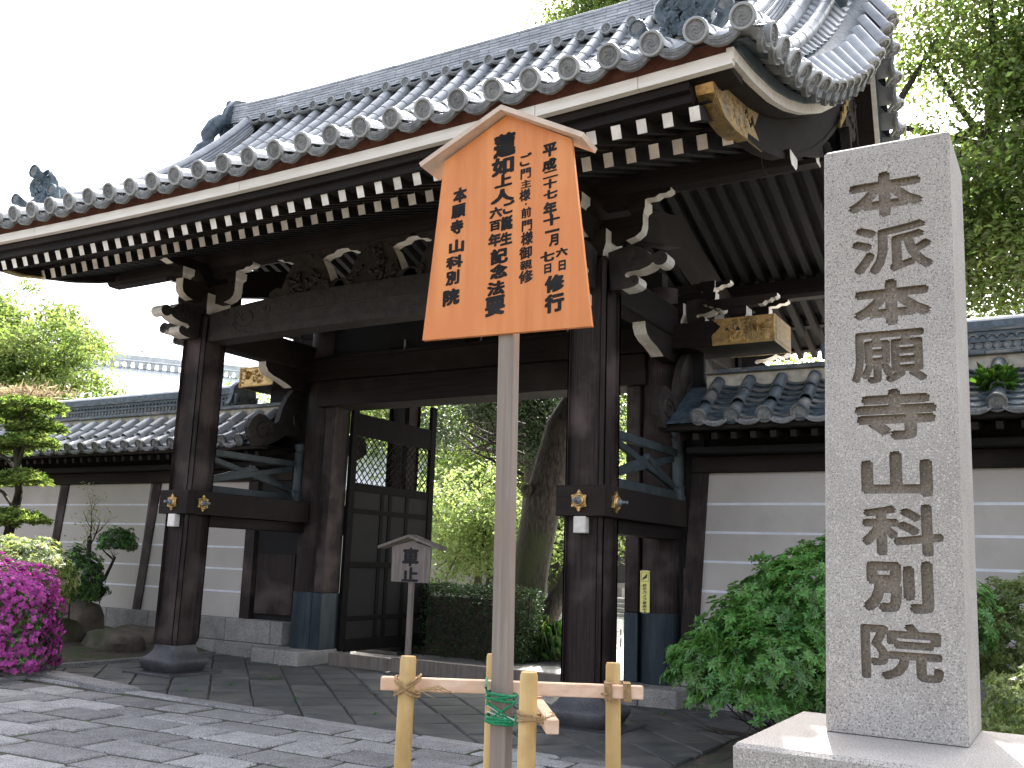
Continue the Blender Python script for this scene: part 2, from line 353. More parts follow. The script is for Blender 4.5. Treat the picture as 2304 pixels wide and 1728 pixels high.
# dark slabs laid on the diagonal (behind y = -1.62)
def inside(x, y):
    if y < -1.55 or y > 3.0 or x < -7.7: return False
    if x > 1.42: return False
    return True
def clip(poly, f):
    out = []
    for i in range(len(poly)):
        a, b = poly[i-1], poly[i]; fa, fb = f(a), f(b)
        if (fa >= 0) != (fb >= 0):
            t = fa/(fa-fb); out.append((a[0]+(b[0]-a[0])*t, a[1]+(b[1]-a[1])*t))
        if fb >= 0: out.append(b)
    return out
def slab(poly, z0, z1, name, m, par, jit=.0, b=.014):
    if len(poly) < 3: return
    cx = sum(p[0] for p in poly)/len(poly); cy = sum(p[1] for p in poly)/len(poly)
    ar = abs(sum(poly[i-1][0]*poly[i][1]-poly[i][0]*poly[i-1][1] for i in range(len(poly)))/2)
    if ar < .015: return
    tp = [(p[0]-cx, p[1]-cy) for p in poly]; n = len(tp)
    tx, ty, dz = random.gauss(0, jit), random.gauss(0, jit), random.uniform(-.004, .004)
    v = [(x, y, z0) for x, y in tp]+[(x, y, z1-b+dz) for x, y in tp]+[(x*(1-b/.22), y*(1-b/.22), z1+dz+tx*x+ty*y) for x, y in tp]
    f = [tuple(range(2*n, 3*n))]+[(i, (i+1) % n, (i+1) % n+n, i+n) for i in range(n)]+[(i+n, (i+1) % n+n, (i+1) % n+2*n, i+2*n) for i in range(n)]
    mb = MB(); mb.add(v, f); wput(name, mb.mesh(name, m), par, T(cx, cy, 0))
a1 = np.array([.733, -.68]); a2 = np.array([.70, .714]); s1, s2 = .60, .485
for i in range(-16, 17):
    for j in range(-12, 14):
        o = np.array([-3.2, .1])+a1*(i+.5*(j % 2)*.0)*s1+a2*j*s2; g = random.uniform(.006, .012)
        q = [o+a1*(sx*(s1/2-g))+a2*(sy*(s2/2-g)) for sx, sy in ((-1, -1), (1, -1), (1, 1), (-1, 1))]
        q = [(float(p[0]+random.gauss(0, .005)), float(p[1]+random.gauss(0, .005))) for p in q]
        for fn in (lambda p: p[1]+1.56, lambda p: 2.98-p[1], lambda p: p[0]+7.72, lambda p: 1.43-p[0]):
            q = clip(q, fn)
            if not q: break
        if q: slab(q, -.09, -.05, 'paving_slab', SLATE, pav, .01)
# granite kerb stones along y = -1.62 and granite field in front
x = -7.6
while x < 1.4:
    w = random.uniform(1.0, 1.9); yo = -1.64+.03*math.sin(x*.9)
    slab([(x+.012, yo-.12), (x+w-.012, yo-.12), (x+w-.012, yo+.075), (x+.012, yo+.075)], -.1, -.025 if x < -3 else -.04, 'kerb_stone', PAVE, pav, .006); x += w
ck, sk = math.cos(R(3)), math.sin(R(3)); y = -2.0; row = 0
while y > -9:
    x = -11.6+random.uniform(0, .5); h = random.uniform(.38, .48)
    while x < 4.5:
        w = random.uniform(.5, 1.05)
        q = [(x+.026, y-h/2+.026), (x+w-.026, y-h/2+.026), (x+w-.026, y+h/2-.026), (x+.026, y+h/2-.026)]
        q2 = []
        for k in range(4):           # uneven outline
            a, b = q[k], q[(k+1) % 4]; q2 += [(a[0]+random.gauss(0, .014), a[1]+random.gauss(0, .011)), ((a[0]+b[0])/2+random.gauss(0, .01), (a[1]+b[1])/2+random.gauss(0, .008))]
        q2 = [(ck*a-sk*b, sk*(a+3)+b) for a, b in q2]
        q2 = clip(q2, lambda p: -1.78-p[1])
        if q2: q2 = clip(q2, lambda p: p[0]+6.95 if p[1] > -2.9 else 1)
        if q2: q2 = clip(q2, lambda p: 3.3-p[0])
        if q2: slab(q2, -.1, -.033, 'paving_block', PAVE, pav, .006, .010)
        x += w
    y -= h; row += 1
# moss and weeds in the joints
mp = [(random.uniform(-7, 1.3), random.uniform(-1.6, 1.5)) for _ in range(500)]
P = []
for _ in range(95):
    i, j = random.randint(-12, 12), random.randint(-8, 9); t = random.uniform(-.5, .5)
    o = np.array([-3.2, .1])+a1*(i+.5)*s1+a2*(j+t)*s2
    if -7.5 < o[0] < 1.3 and -1.55 < o[1] < 2.0: P += [(o[0]+random.gauss(0, .02), o[1]+random.gauss(0, .02), -.05) for _ in range(14)]
struct(leafmesh('joint_weeds', P, .035, LGRS, aspect=.4, face_up=.2), 'stuff')
# garden beds
gb = MB(); n = 26
P = [[(-16+8.1*i/n, -.75+3.1*j/10, -.06+.30*(1-math.exp(-(n-i)*.22))*(.3+.7*j/10)+.03*random.random()) for j in range(11)] for i in range(n+1)]
gb.grid(P); gb.box(-16, -6.98, -2.9, -1.75, -.2, -.06); struct(gb.build('garden_bed', SOIL))
P = [[(1.5+6*i/16, -5.2+7.4*j/20, -.08+.10*min(1, i/3)+.05*random.random()) for j in range(21)] for i in range(17)]
struct(MB().grid(P).build('garden_soil', SOIL))
kb = struct(MB().box(-7.9, -7.8, -.85, 2.1, -.1, -.01, bev=.01).build('garden_kerb', PAVE))
slab([(-9.8, -1.0), (-7.85, -1.25), (-7.8, -.85), (-9.8, -.8)], -.1, .03, 'kerb_stone', PAVE, kb)
slab([(-7.0, -2.9), (-6.9, -2.9), (-6.9, -1.8), (-7.0, -1.8)], -.1, .0, 'kerb_stone', PAVE, kb)
slab([(-7.85, -1.5), (-5.2, -1.86), (-5.0, -1.6), (-7.8, -1.2)], -.1, .02, 'kerb_stone', PAVE, kb)

# ================================================================ THE GATE
XC = -3.1675; YR = 2.45
gate = thing('temple_gate', (XC, YR, -.05), 'dark timber temple gate with a sweeping grey tiled roof and gilded fittings', 'gate')
def sym(x): return 2*XC-x
A = .236
# pillars on stone bases
def pillar_poly(a): 
    c, d = .055, .016
    o = []
    for sx, sy in ((1, -1), (1, 1), (-1, 1), (-1, -1)):
        q = [(a-c, a), (a-c, a-d), (a-d, a-c), (a, a-c)] if sx*sy > 0 else [(a, a-c), (a-d, a-c), (a-c, a-d), (a-c, a)]
        o += [(sx*p, sy*r) for p, r in q]
    return o
def rsq(a, p, n=32):
    o = []
    for k in range(n):
        t = 2*math.pi*(k+.5)/n; c, s = math.cos(t), math.sin(t); r = a/((abs(c)**p+abs(s)**p)**(1/p)); o.append((r*c, r*s))
    return o
pm = MB(); pp = pillar_poly(A); n = len(pp)
lv = [(.31, .80), (.345, .92), (.40, 1), (4.84, 1), (4.93, .95), (4.985, .82)]
V = [(x*s, y*s, z) for z, s in lv for x, y in pp]; F = [(i*n+k, i*n+(k+1) % n, (i+1)*n+(k+1) % n, (i+1)*n+k) for i in range(len(lv)-1) for k in range(n)]
F += [tuple(range(n-1, -1, -1)), tuple(range(len(V)-n, len(V)))]; pm.add(V, F); pillar_me = pm.mesh('pillar', WZ)
bm_ = MB(); bl = [(-.05, .26, 9), (.0, .31, 9), (.06, .355, 6), (.115, .372, 6), (.140, .362, 7), (.165, .315, 7), (.205, .262, 8), (.25, .232, 8), (.30, .215, 9), (.325, .212, 9)]
n = 32; V = []
for z, a, p in bl: V += [(x, y, z) for x, y in rsq(a, p)]
F = [(i*n+k, i*n+(k+1) % n, (i+1)*n+(k+1) % n, (i+1)*n+k) for i in range(len(bl)-1) for k in range(n)]+[tuple(range(len(V)-n, len(V)))]
bm_.add(V, F); base_me = bm_.mesh('pillar_base', SOBAN, 50)
plate_me = MB().box(-.47, .47, -.47, .47, -.08, -.022, bev=.012).mesh('footing_slab', SOBAN)
for px in (0, 2*XC):
    for py in (0, 2*YR):
        M = T(px, py, 0) @ RZ(0 if px == 0 else math.pi/2)
        p = wput('pillar', pillar_me, gate, M); wput('pillar_base', base_me, p, M); wput('footing_slab', plate_me, p, M)
for s in (1, -1):      # round main pillars with copper skirts and door jambs
    X = -.165 if s == 1 else sym(-.165)
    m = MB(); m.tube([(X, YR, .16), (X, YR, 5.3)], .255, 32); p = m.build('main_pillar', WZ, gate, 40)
    m = MB(); m.tube([(X, YR, .155), (X, YR, 1.02)], .266, 32); m.tube([(X, YR, 1.0), (X, YR, 1.018)], .27, 32)
    j0, j1 = X-s*.24, X-s*.435
    m.box(j0, j1, YR-.21, YR+.21, .157, 1.02, bev=.008)
    for k in range(6): m.tube([(X+.262*math.cos(-1.9+k*.42), YR+.262*math.sin(-1.9+k*.42), .16), (X+.262*math.cos(-1.9+k*.42), YR+.262*math.sin(-1.9+k*.42), 1.0)], .006, 5)
    m.build('copper_skirt', COPPER, p, 40)
    MB().box(j0, j1, YR-.2, YR+.2, 1.02, 4.4, bev=.01).build('door_jamb', WZ, gate)
    for a, b in ((X-.52, X-.04), (X-.03, X+.46)):
        MB().box(a, b, YR-.68, YR+.55, -.09, .155, bev=.015).build('plinth_stone', BASE, gate)
    # tie boards round the front pillar, bosses, white tenon
    px = 0 if s == 1 else 2*XC
    for py, q in ((0, 1), (2*YR, -1)):
        m = MB(); m.box(px-.292, px+.285, py-q*.285, py-q*.15, 2.103, 2.432, bev=.008)
        m.box(px+.17, px+.285, py-q*.149, YR-q*.3, 2.103, 2.432, bev=.006); m.box(px-.292, px-.17, py-q*.149, YR-q*.3, 2.103, 2.432, bev=.006)
        m.build('tie_beam', WX, gate)
        MB().box(px-.17, px+.17, py+q*.237, YR-q*.2, 1.95, 2.10, bev=.006).build('lower_tie', WY, gate)
        MB().box(px-.068, px+.074, py-q*.30, py-q*.2, 1.925, 2.10, bev=.008).build('tenon_end', WHITE, gate)
bs = MB(); pts = []
for k in range(12):
    t = math.pi/6*k; r = .112 if k % 2 == 0 else .078; pts.append((r*math.sin(t)*.92, r*math.cos(t)*1.05))
bs.prism(pts, 'xz', -.012, .012); bs.lathe([(.066, 0), (.062, .02), (.05, .032)], 12, 0, RX(math.pi/2) @ T(0, 0, .005))
for k in range(6): t = math.pi/3*k; bs.tube([(.083*math.sin(t), -.015, .087*math.cos(t)), (.083*math.sin(t+.9), -.015, .087*math.cos(t+.9))], .006, 4)
boss_me = bs.mesh('boss', GOLD, 30)
pg = MB(); pg.lathe([(.042, 0), (.042, .02), (.03, .035), (.017, .045), (.015, .09), (.02, .095), (.018, .105)], 14, 0, RX(math.pi/2) @ T(0, 0, .03)); peg_me = pg.mesh('boss_peg', IRON, 40)
for px in (0, 2*XC):
    for M in (T(px-.004, -.297, 2.262), T(px+.297, -.02, 2.262) @ RZ(math.pi/2)):
        b = wput('flower_boss', boss_me, gate, M); wput('boss_peg', peg_me, b, M)
# kabuki head beam with gilded ends, lower lintel
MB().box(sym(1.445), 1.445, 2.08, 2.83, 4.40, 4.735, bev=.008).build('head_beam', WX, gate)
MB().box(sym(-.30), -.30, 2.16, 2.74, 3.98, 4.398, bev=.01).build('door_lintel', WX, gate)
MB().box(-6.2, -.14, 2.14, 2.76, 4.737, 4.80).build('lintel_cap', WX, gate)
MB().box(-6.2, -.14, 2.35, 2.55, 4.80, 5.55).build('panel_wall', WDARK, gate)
for s in (1, -1):
    for q, y0 in ((1, 2.08), (-1, 2.83)):
        xa, xb = .66, 1.452
        poly = [(xb, 4.395), (xb, 4.74), (xa, 4.74), (xa+.02, 4.71), (xa+.05, 4.695), (xa+.07, 4.665), (xa+.11, 4.64), (xa+.07, 4.60), (xa+.045, 4.575), (xa+.01, 4.55), (xa-.01, 4.52), (xa, 4.395)]
        if s == -1: poly = [(sym(a), b) for a, b in poly]
        m = MB(); m.prism(poly, 'xz', y0-q*.012, y0+q*.002)
        if q == 1:
            fx = lambda a: a if s == 1 else sym(a)
            for a, b in (((xa+.0, 4.405), (xb-.03, 4.405)), ((xb-.03, 4.405), (xb-.03, 4.725)), ((xb-.03, 4.725), (xa+.03, 4.725)), ((xb-.006, 4.4), (xb-.006, 4.735))):
                m.tube([(fx(a[0]), y0-.015, a[1]), (fx(b[0]), y0-.015, b[1])], .008, 5)
            for k in range(46):      # embossed vine scroll
                cx, cz = xa+.16+random.random()*.58, 4.44+random.random()*.25; r = random.uniform(.012, .04); t0 = random.random()*6
                m.tube([(fx(cx+r*(1-t*.13)*math.cos(t0+t*.8)), y0-.015, cz+r*(1-t*.13)*math.sin(t0+t*.8)) for t in range(6)], [.007, .008, .008, .007, .005, .003], 4)
            for r, nn in ((.06, 14), (.035, 10)):
                for k in range(nn): t = 2*math.pi*k/nn; m.tube([(fx(xb-.2+r*.3*math.cos(t)), y0-.013, 4.6+r*.3*math.sin(t)), (fx(xb-.2+r*1.25*math.cos(t)), y0-.022, 4.6+r*1.25*math.sin(t))], .008, 4)
            for cx, cz in ((xa+.19, 4.585), (xa+.33, 4.585)):
                for dx, dz in ((0, .018), (-.014, -.004), (.014, -.004)): m.lathe([(.016, 0), (.014, .004)], 8, 1, T(fx(cx+dx), y0-.012, cz+dz) @ RX(math.pi/2))
        m.build('gilt_plate', [GOLD, BLACK], gate)
    a, b = (1.445, 1.456) if s == 1 else (sym(1.456), sym(1.445))
    m = MB(); m.box(a, b, 2.068, 2.842, 4.388, 4.745, bev=.003); m.box(b if s == 1 else a, (b if s == 1 else a)+s*.006, 2.12, 2.79, 4.43, 4.70); m.build('gilt_end_cap', GOLDD, gate)
    # transverse beam through main pillar with white curved end
    X = .02 if s == 1 else sym(.02)-.02
    poly = [(1.19, 4.76), (1.19, 4.60), (1.20, 4.50), (1.26, 4.42), (1.38, 4.37), (1.55, 4.335), (1.70, 4.29), (1.80, 4.25), (3.1, 4.25), (3.7, 4.45), (3.7, 4.76)]
    MB().prism(poly, 'yz', X-.085, X+.085, 0, side=lambda i: 1 if i in (0, 1, 2, 3, 4, 5, 6) else 0).build('beam_bracket', [WY, WHITE], gate)
    # big side beam front pillar to main pillar, upper side beams
    px = 0 if s == 1 else 2*XC
    for q in (1, -1):
        y0, y1 = (.2, 2.3) if q == 1 else (2.6, 4.7)
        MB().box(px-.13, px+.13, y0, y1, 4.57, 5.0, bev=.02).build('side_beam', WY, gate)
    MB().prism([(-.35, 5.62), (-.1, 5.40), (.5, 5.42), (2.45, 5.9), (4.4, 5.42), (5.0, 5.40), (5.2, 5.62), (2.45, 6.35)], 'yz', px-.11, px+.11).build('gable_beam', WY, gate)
    # side railing (crossed) above the tie beam, copper-green
    X = .12 if s == 1 else sym(.12)
    r = thing_part = MB(); r.box(X-.04, X+.04, .3, 2.15, 3.00, 3.10, bev=.01); r.build('railing_top', COPG, gate)
    MB().box(X-.04, X+.04, .3, 2.15, 2.44, 2.56, bev=.01).build('railing_foot', COPG, gate)
    for y0, y1, z0, z1 in ((.35, 2.1, 2.97, 2.62), (.35, 2.1, 2.62, 2.97), (.35, 1.3, 2.62, 2.90), (1.2, 2.1, 2.90, 2.60)):
        Lg = math.hypot(y1-y0, z1-z0); M = T(X+random.uniform(-.01, .01), (y0+y1)/2, (z0+z1)/2) @ RX(math.atan2(z1-z0, y1-y0))
        MB().box(-.028, .028, -Lg/2, Lg/2, -.042, .042, bev=.008, M=M).build('railing_brace', COPG, gate)
    m = MB(); m.lathe([(.10, 2.44), (.10, 2.5), (.085, 2.52), (.085, 2.60), (.10, 2.62), (.08, 2.66), (.08, 3.22), (.095, 3.24), (.07, 3.27), (.10, 3.34), (.10, 3.38), (.03, 3.42)], 10, 0, T(X, 2.28, 0))
    m.build('railing_post', COPG, gate, 40)
    # panel between main pillar and the wall
    a, b = (.10, .42) if s == 1 else (sym(.42)-.62, sym(.10))
    MB().box(a, b, 2.42, 2.5, .5, 4.4).build('side_panel', WDARK, gate)
    MB().box(a+.05, b-.05, 2.38, 2.42, .62, 1.6, bev=.01).build('side_panel_board', WZ, gate)
# koryo: front and rear rainbow beams
for yy, q in ((0, 1), (2*YR, -1)):
    top = []; bot = []; N = 28; xa, xb = 2*XC+.2, -.2
    for i in range(N+1):
        t = i/N; x = xa+(xb-xa)*t; e = abs(2*t-1)
        top.append((x, 5.11-.14*e**3.5)); bot.append((x, 4.60-.03*e**2 if e < .93 else 4.575-.0*(e-.93)))
    m = MB(); m.prism(top+bot[::-1], 'xz', yy-.15, yy+.15)
    if q == 1:      # carved lines
        yf = -.152
        for z0, zc in ((4.86, .06), (4.73, .05)): m.tube([(xa+(.9+ (5.935-1.8)*k/16)*1.0, yf, z0-.12+zc*2*math.sin(math.pi*min(1, max(0, .12+.76*k/16)))**.7) for k in range(17)], .014, 5)
        for sx in (1, -1):
            c = lambda u: XC-sx*(XC-xa-u)
            m.tube([(c(.75+.23*math.cos(t*.5+2.4)*(1-t*.045)), yf, 4.86+.17*math.sin(t*.5+2.4)*(1-t*.045)) for t in range(17)], .013, 5)
            m.tube([(c(.36+.06*math.cos(t*.5+.6)*(1-t*.04)), yf, 4.95+.06*math.sin(t*.5+.6)*(1-t*.04)) for t in range(15)], .010, 5)
            m.tube([(c(1.16+.07*math.cos(t*.5+3.2)*(1-t*.04)), yf, 4.95+.055*math.sin(t*.5+3.2)*(1-t*.04)) for t in range(15)], .010, 5)
            m.tube([(c(.62), yf, 4.93), (c(.50), yf, 4.78), (c(.60), yf, 4.68), (c(.80), yf, 4.64)], .015, 5)
    m.build('rainbow_beam', WCARV, gate)
    # kaerumata frog-leg struts
    if True:
        for cx in (-4.34, XC+.02, -2.0):
            pl = [(-.78, 5.07), (-.74, 5.19), (-.60, 5.25), (-.50, 5.22), (-.42, 5.38), (-.33, 5.52), (-.2, 5.62), (-.10, 5.60), (-.06, 5.655), (.06, 5.655), (.10, 5.60), (.2, 5.62), (.33, 5.52), (.42, 5.38), (.50, 5.22), (.60, 5.25), (.74, 5.19), (.78, 5.07)]
            m = MB(); m.prism([(cx+a*.9, b) for a, b in pl], 'xz', yy-.09, yy+.09, 0, side=lambda i: 1 if 9 < i < 16 else 0)
            for k in range(26):
                a = random.uniform(-.42, .42); b = 5.14+random.random()*(.42-abs(a)*.8); rr = random.uniform(.03, .07)
                m.tube([(cx+a+rr*math.cos(t*1.1+k)*(1-t*.12), yy-q*(.10+.02*math.sin(t)), b+rr*math.sin(t*1.1+k)*(1-t*.12)) for t in range(6)], [.02, .026, .024, .02, .014, .006], 5)
            m.build('frog_leg_strut', [WCARV, WHITE], gate)
            pl = [(-.62, 5.69), (-.56, 5.64), (-.52, 5.655), (-.42, 5.60), (-.30, 5.60), (-.22, 5.55), (.22, 5.55), (.30, 5.60), (.42, 5.60), (.52, 5.655), (.56, 5.64), (.62, 5.69)]
            pl = [(cx+a, b+.0) for a, b in [(-.62, 5.70), (-.60, 5.665), (-.5, 5.655), (-.45, 5.615), (-.34, 5.60), (-.26, 5.56), (-.16, 5.55), (.16, 5.55), (.26, 5.56), (.34, 5.60), (.45, 5.615), (.5, 5.655), (.60, 5.665), (.62, 5.70)]]
            MB().prism(pl, 'xz', yy-.07, yy+.07, 0, side=lambda i: 1 if i in (0, 1, 2, 3, 4, 8, 9, 10, 11, 12) else 0).build('scroll_bracket', [WCARV, WHITE], gate)
# bracket sets over the front and rear pillars, carved nosings
def hijiki(axis, c, half, z0, z1, w, front=None):
    cx, cy = c; f = front or half
    pl = [(-f, z1), (-f, z0+.15), (-f+.02, z0+.08), (-f+.09, z0+.03), (-f+.2, z0), (half-.2, z0), (half-.09, z0+.03), (half-.02, z0+.08), (half, z0+.15), (half, z1)]
    sd = lambda i: 1 if i in (0, 1, 2, 3, 5, 6, 7, 8) else 0
    m = MB()
    if axis == 'x': m.prism([(cx+a, b) for a, b in pl], 'xz', cy-w, cy+w, 0, side=sd)
    else: m.prism([(cy+a, b) for a, b in pl], 'yz', cx-w, cx+w, 0, side=sd)
    return m.build('bracket_arm', [WX, WHITE], gate)
def masu(cx, cy, z0, a, h, name='bearing_block'):
    m = MB(); b = a*.70; zm = z0+h*.42; V = []
    for z, r in ((z0, b), (z0+h*.18, b*1.06), (zm, a), (z0+h, a)): V += [(cx-r, cy-r, z), (cx+r, cy-r, z), (cx+r, cy+r, z), (cx-r, cy+r, z)]
    F = [(i*4+k, i*4+(k+1) % 4, i*4+(k+1) % 4+4, i*4+k+4) for i in range(3) for k in range(4)]; F += [(3, 2, 1, 0), (12, 13, 14, 15)]
    mi = [1 if k in (1, 3) else 0 for i in range(3) for k in range(4)]+[0, 0]
    m.add(V, F, mi); return m.build(name, [WX, WHITE], gate)
def scroll(axis, cx, cy, half, z0, h, w):
    e = [(1, h), (1.0, h*.72), (.94, h*.52), (.86, h*.56), (.80, h*.30), (.70, h*.32), (.62, h*.02), (.5, 0)]
    pl = [(-a*half, z0+b) for a, b in e]+[(a*half, z0+b) for a, b in e[::-1]]; k = len(e)
    sd = lambda i: 1 if (i < k-1 or k <= i < 2*k-1) else 0
    m = MB()
    if axis == 'x': m.prism([(cx+a, b) for a, b in pl], 'xz', cy-w, cy+w, 0, side=sd)
    else: m.prism([(cy+a, b) for a, b in pl], 'yz', cx-w, cx+w, 0, side=sd)
    m.build('scroll_arm', [WX, WHITE], gate)
NOSE = [(.20, 5.032), (.275, 5.051), (.36, 5.07), (.439, 5.073), (.51, 5.07), (.573, 5.054), (.659, 4.996), (.706, 4.948), (.735, 4.947), (.762, 4.954), (.80, 4.972), (.837, 4.966), (.875, 4.945), (.901, 4.907), (.903, 4.87), (.885, 4.835), (.847, 4.81), (.80, 4.81), (.763, 4.826), (.735, 4.853), (.70, 4.825), (.67, 4.811), (.576, 4.783), (.481, 4.781), (.44, 4.778), (.414, 4.762), (.405, 4.745), (.42, 4.722), (.444, 4.713), (.48, 4.73), (.52, 4.735), (.555, 4.72), (.575, 4.687), (.568, 4.633), (.521, 4.607), (.45, 4.592), (.369, 4.589), (.233, 4.591)]
def nose(px, cy, s, zo=0, sc=1., ins=.1):
    m = MB(); pl = [(px+s*(.2+(a-.2)*sc), zo+4.59+(b-4.59)*sc) for a, b in NOSE]
    m.prism(pl, 'xz', cy-.11, cy+.11, 0, side=lambda i: 1 if 3 < i < 36 else 0)
    for cx, cz, r, t0 in ((.83, 4.89, .045, 0), (.50, 4.90, .07, 2), (.52, 4.67, .03, 1)):
        m.tube([(px+s*(.2+(cx-.2+r*(1-t*.06)*math.cos(t0+t*.55))*sc), cy-.112, zo+4.59+(cz-4.59+r*(1-t*.06)*math.sin(t0+t*.55))*sc) for t in range(13)], .008*sc, 4)
    m.build('carved_nosing', [WCARV, WHITE], gate)
def nose_f(px, cy, q):
    m = MB(); pl = [(cy-q*a, b) for a, b in NOSE]
    m.prism(pl, 'yz', px-.11, px+.11, 0, side=lambda i: 1 if 3 < i < 36 else 0)
    for sd in (-.112, .112):
        for cx, cz, r, t0 in ((.83, 4.89, .045, 0), (.50, 4.90, .07, 2), (.52, 4.67, .03, 1)):
            m.tube([(px+sd, cy-q*(cx+r*(1-t*.06)*math.cos(t0+t*.55)), cz+r*(1-t*.06)*math.sin(t0+t*.55)) for t in range(13)], .008, 4)
    m.build('carved_nosing', [WCARV, WHITE], gate)
for px, s in ((0, 1), (2*XC, -1)):
    for cy, q in ((0, 1), (2*YR, -1)):
        nose_f(px, cy, q)
        masu(px, cy, 4.985, .22, .30, 'bearing_block')
        hijiki('x', (px, cy), .60, 5.16, 5.44, .075); hijiki('y', (px, cy), .56, 5.16, 5.44, .075)
        for dx in (-.53, .53): masu(px+dx, cy, 5.44, .105, .155)
        masu(px, cy, 5.44, .105, .155)
        for dy in (-.50, .50): masu(px, cy+dy, 5.44, .105, .155)
        scroll('x', px, cy, .92, 5.575, .125, .07)
        hijiki('y', (px, cy), .95, 5.60, 5.74, .07)
        nose(px, cy, s)
    masu(px+s*.35-.35*s, YR, 4.80, .2, .26); hijiki('x', (px, YR), .6, 4.98, 5.2, .075); scroll('x', px, YR, .8, 5.22, .12, .07)
    nose(px, YR+.0, s, .18, .72)
    for dx in (-.5, .5): masu(px+dx, YR, 5.2, .10, .15)
    # scrolls that stand under the head beam and on it
    masu(px+s*.95, 2.3, 4.74, .12, .17); scroll('x', px+s*.95, 2.3, .5, 4.93, .12, .07)
for cx in (-4.6, XC, -1.7):
    masu(cx, YR, 4.80, .15, .2); hijiki('x', (cx, YR), .45, 5.0, 5.2, .07); scroll('x', cx, YR, .62, 5.22, .12, .07)
# purlins
def purlin(cy, z0, z1, w, x0, x1, wm=WHITE):
    pl = [(cy-w, z1), (cy-w, z0+.10), (cy-w*.93, z0+.05), (cy-w*.6, z0+.0), (cy+w*.6, z0), (cy+w*.93, z0+.05), (cy+w, z0+.10), (cy+w, z1)]
    m = MB(); m.prism(pl, 'yz', x0, x1, 0, side=0); m.m[0] = m.m[1] = 1; return m.build('purlin', [WX, wm], gate)
for cy in (0, 2*YR):
    purlin(cy, 5.70, 5.98, .155, sym(1.95), 1.95)
    for a, b in ((1.951, 2.24), (sym(2.24), sym(1.951))): purlin(cy, 5.70, 5.845, .15, a, b)
purlin(YR, 6.75, 7.05, .16, sym(1.95), 1.95)
# rafters (two tiers, front and rear)
def lift(x): t = (x-XC)/5.67; return .11*t*t
def rafter(w, h, L, slope):
    m = MB(); m.box(-w/2, w/2, 0, L, -h/2, h/2, 0); m.m[2] = 1
    M = RX(slope); m.v = [tuple(M @ Vector(v)) for v in m.v]; return m
sl1 = math.atan(.37); sl2 = math.atan(.41)
raf = rafter(.100, .138, 4.0, sl1).mesh('rafter', [WDARK, WHITE]); fly = rafter(.090, .120, 1.15, sl2).mesh('flying_rafter', [WY, WHITE])  # base rafters take the darker timber, with the soffit shade in its colour
for i in range(44):
    x = XC-21.5*.2395+i*.2395; t = (i-21.5)/21.5
    for q in (1, -1):
        yf = -1.384 if q == 1 else 2*YR+1.384; Mq = RZ(0 if q == 1 else math.pi)
        wput('rafter', raf, gate, T(x, yf, 5.53-.03*t*t) @ Mq)
        yf = -2.25 if q == 1 else 2*YR+2.25
        wput('flying_rafter', fly, gate, T(x, yf, 5.285+.06*t*t) @ Mq)
def strip(name, y0, y1, z0, z1, m, xa=None, xb=None, n=24, q=1, lf=1.):
    xa = sym(2.36) if xa is None else xa; xb = 2.36 if xb is None else xb
    Yq = (lambda y: y) if q == 1 else (lambda y: 2*YR-y)
    V = []; F = []
    for i in range(n+1):
        x = xa+(xb-xa)*i/n; l = lift(x)*lf
        V += [(x, Yq(y0), z0+l), (x, Yq(y1), z0+l), (x, Yq(y1), z1+l), (x, Yq(y0), z1+l)]
    for i in range(n):
        for k in range(4): F.append((i*4+k, i*4+(k+1) % 4, i*4+4+(k+1) % 4, i*4+4+k))
    F += [(3, 2, 1, 0), (n*4, n*4+1, n*4+2, n*4+3)]
    return MB().add(V, F).build(name, m, gate)
for q in (1, -1):
    strip('rafter_board', -1.43, -1.25, 5.592, 5.625, WX, sym(2.1), 2.1, q=q, lf=0)
    strip('eave_fascia', -2.31, -2.12, 5.335, 5.42, WX, sym(1.972), 1.972, q=q)
    strip('eave_edge_lower', -2.37, -2.10, 5.422, 5.498, WX, sym(1.972), 1.972, q=q)
    # white eave board in lengths
    xs = [sym(2.372), -6.9, -3.17, .55, 1.55, 2.372]
    for a, b in zip(xs, xs[1:]): strip('eave_board', -2.452, -2.38, 5.502, 5.612, BOARDW, a+.003, b-.003, 8, q)
    strip('eave_soffit', -2.379, -2.05, 5.506, 5.612, WX, sym(2.33), 2.33, q=q)
    strip('eave_clay_bed', -2.41, -2.05, 5.614, 5.80, RED, sym(2.33), 2.33, q=q)
# sheathing above the rafters
for q in (1, -1):
    Yq = (lambda y: y) if q == 1 else (lambda y: 2*YR-y)
    P = [[(x, Yq(y), z+(lift(x) if y < -1.5 else 0)) for y, z in ((-2.25, 5.345), (-1.3, 5.74), (-1.0, 5.80), (-.4, 5.965), (0, 6.12), (1.2, 6.57), (2.45, 7.03))] for x in np.linspace(sym(2.1), 2.1, 20)]
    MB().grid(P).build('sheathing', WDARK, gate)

# ---------------------------------------------------------------- gate roof
def zs(y):
    u = max(0, (y if y <= YR else 2*YR-y)+2.6); return 5.74+.45*u+.0173*u**2.82
def zroof(x, y): u = (y if y <= YR else 2*YR-y)+2.6; return zs(y)+lift(x)*max(0, 1-u/3)
_gy = [-2.45, -2.18, -1.83, -1.49, -1.18, -.91, -.60, -.24, .05, .33, .65, .94, 1.26, 1.56, 1.84, 2.09, 2.30, 2.45]
_gz = [5.87, 5.925, 5.975, 6.03, 6.08, 6.14, 6.235, 6.36, 6.50, 6.66, 6.845, 7.03, 7.26, 7.52, 7.80, 8.10, 8.42, 8.62]
def ym(y): return y if y <= YR else 2*YR-y
def zG(y): return float(np.interp(ym(y), _gy, _gz))
def fl(y): return .28*(max(ym(y)+2.4, 0)/4.85)**2
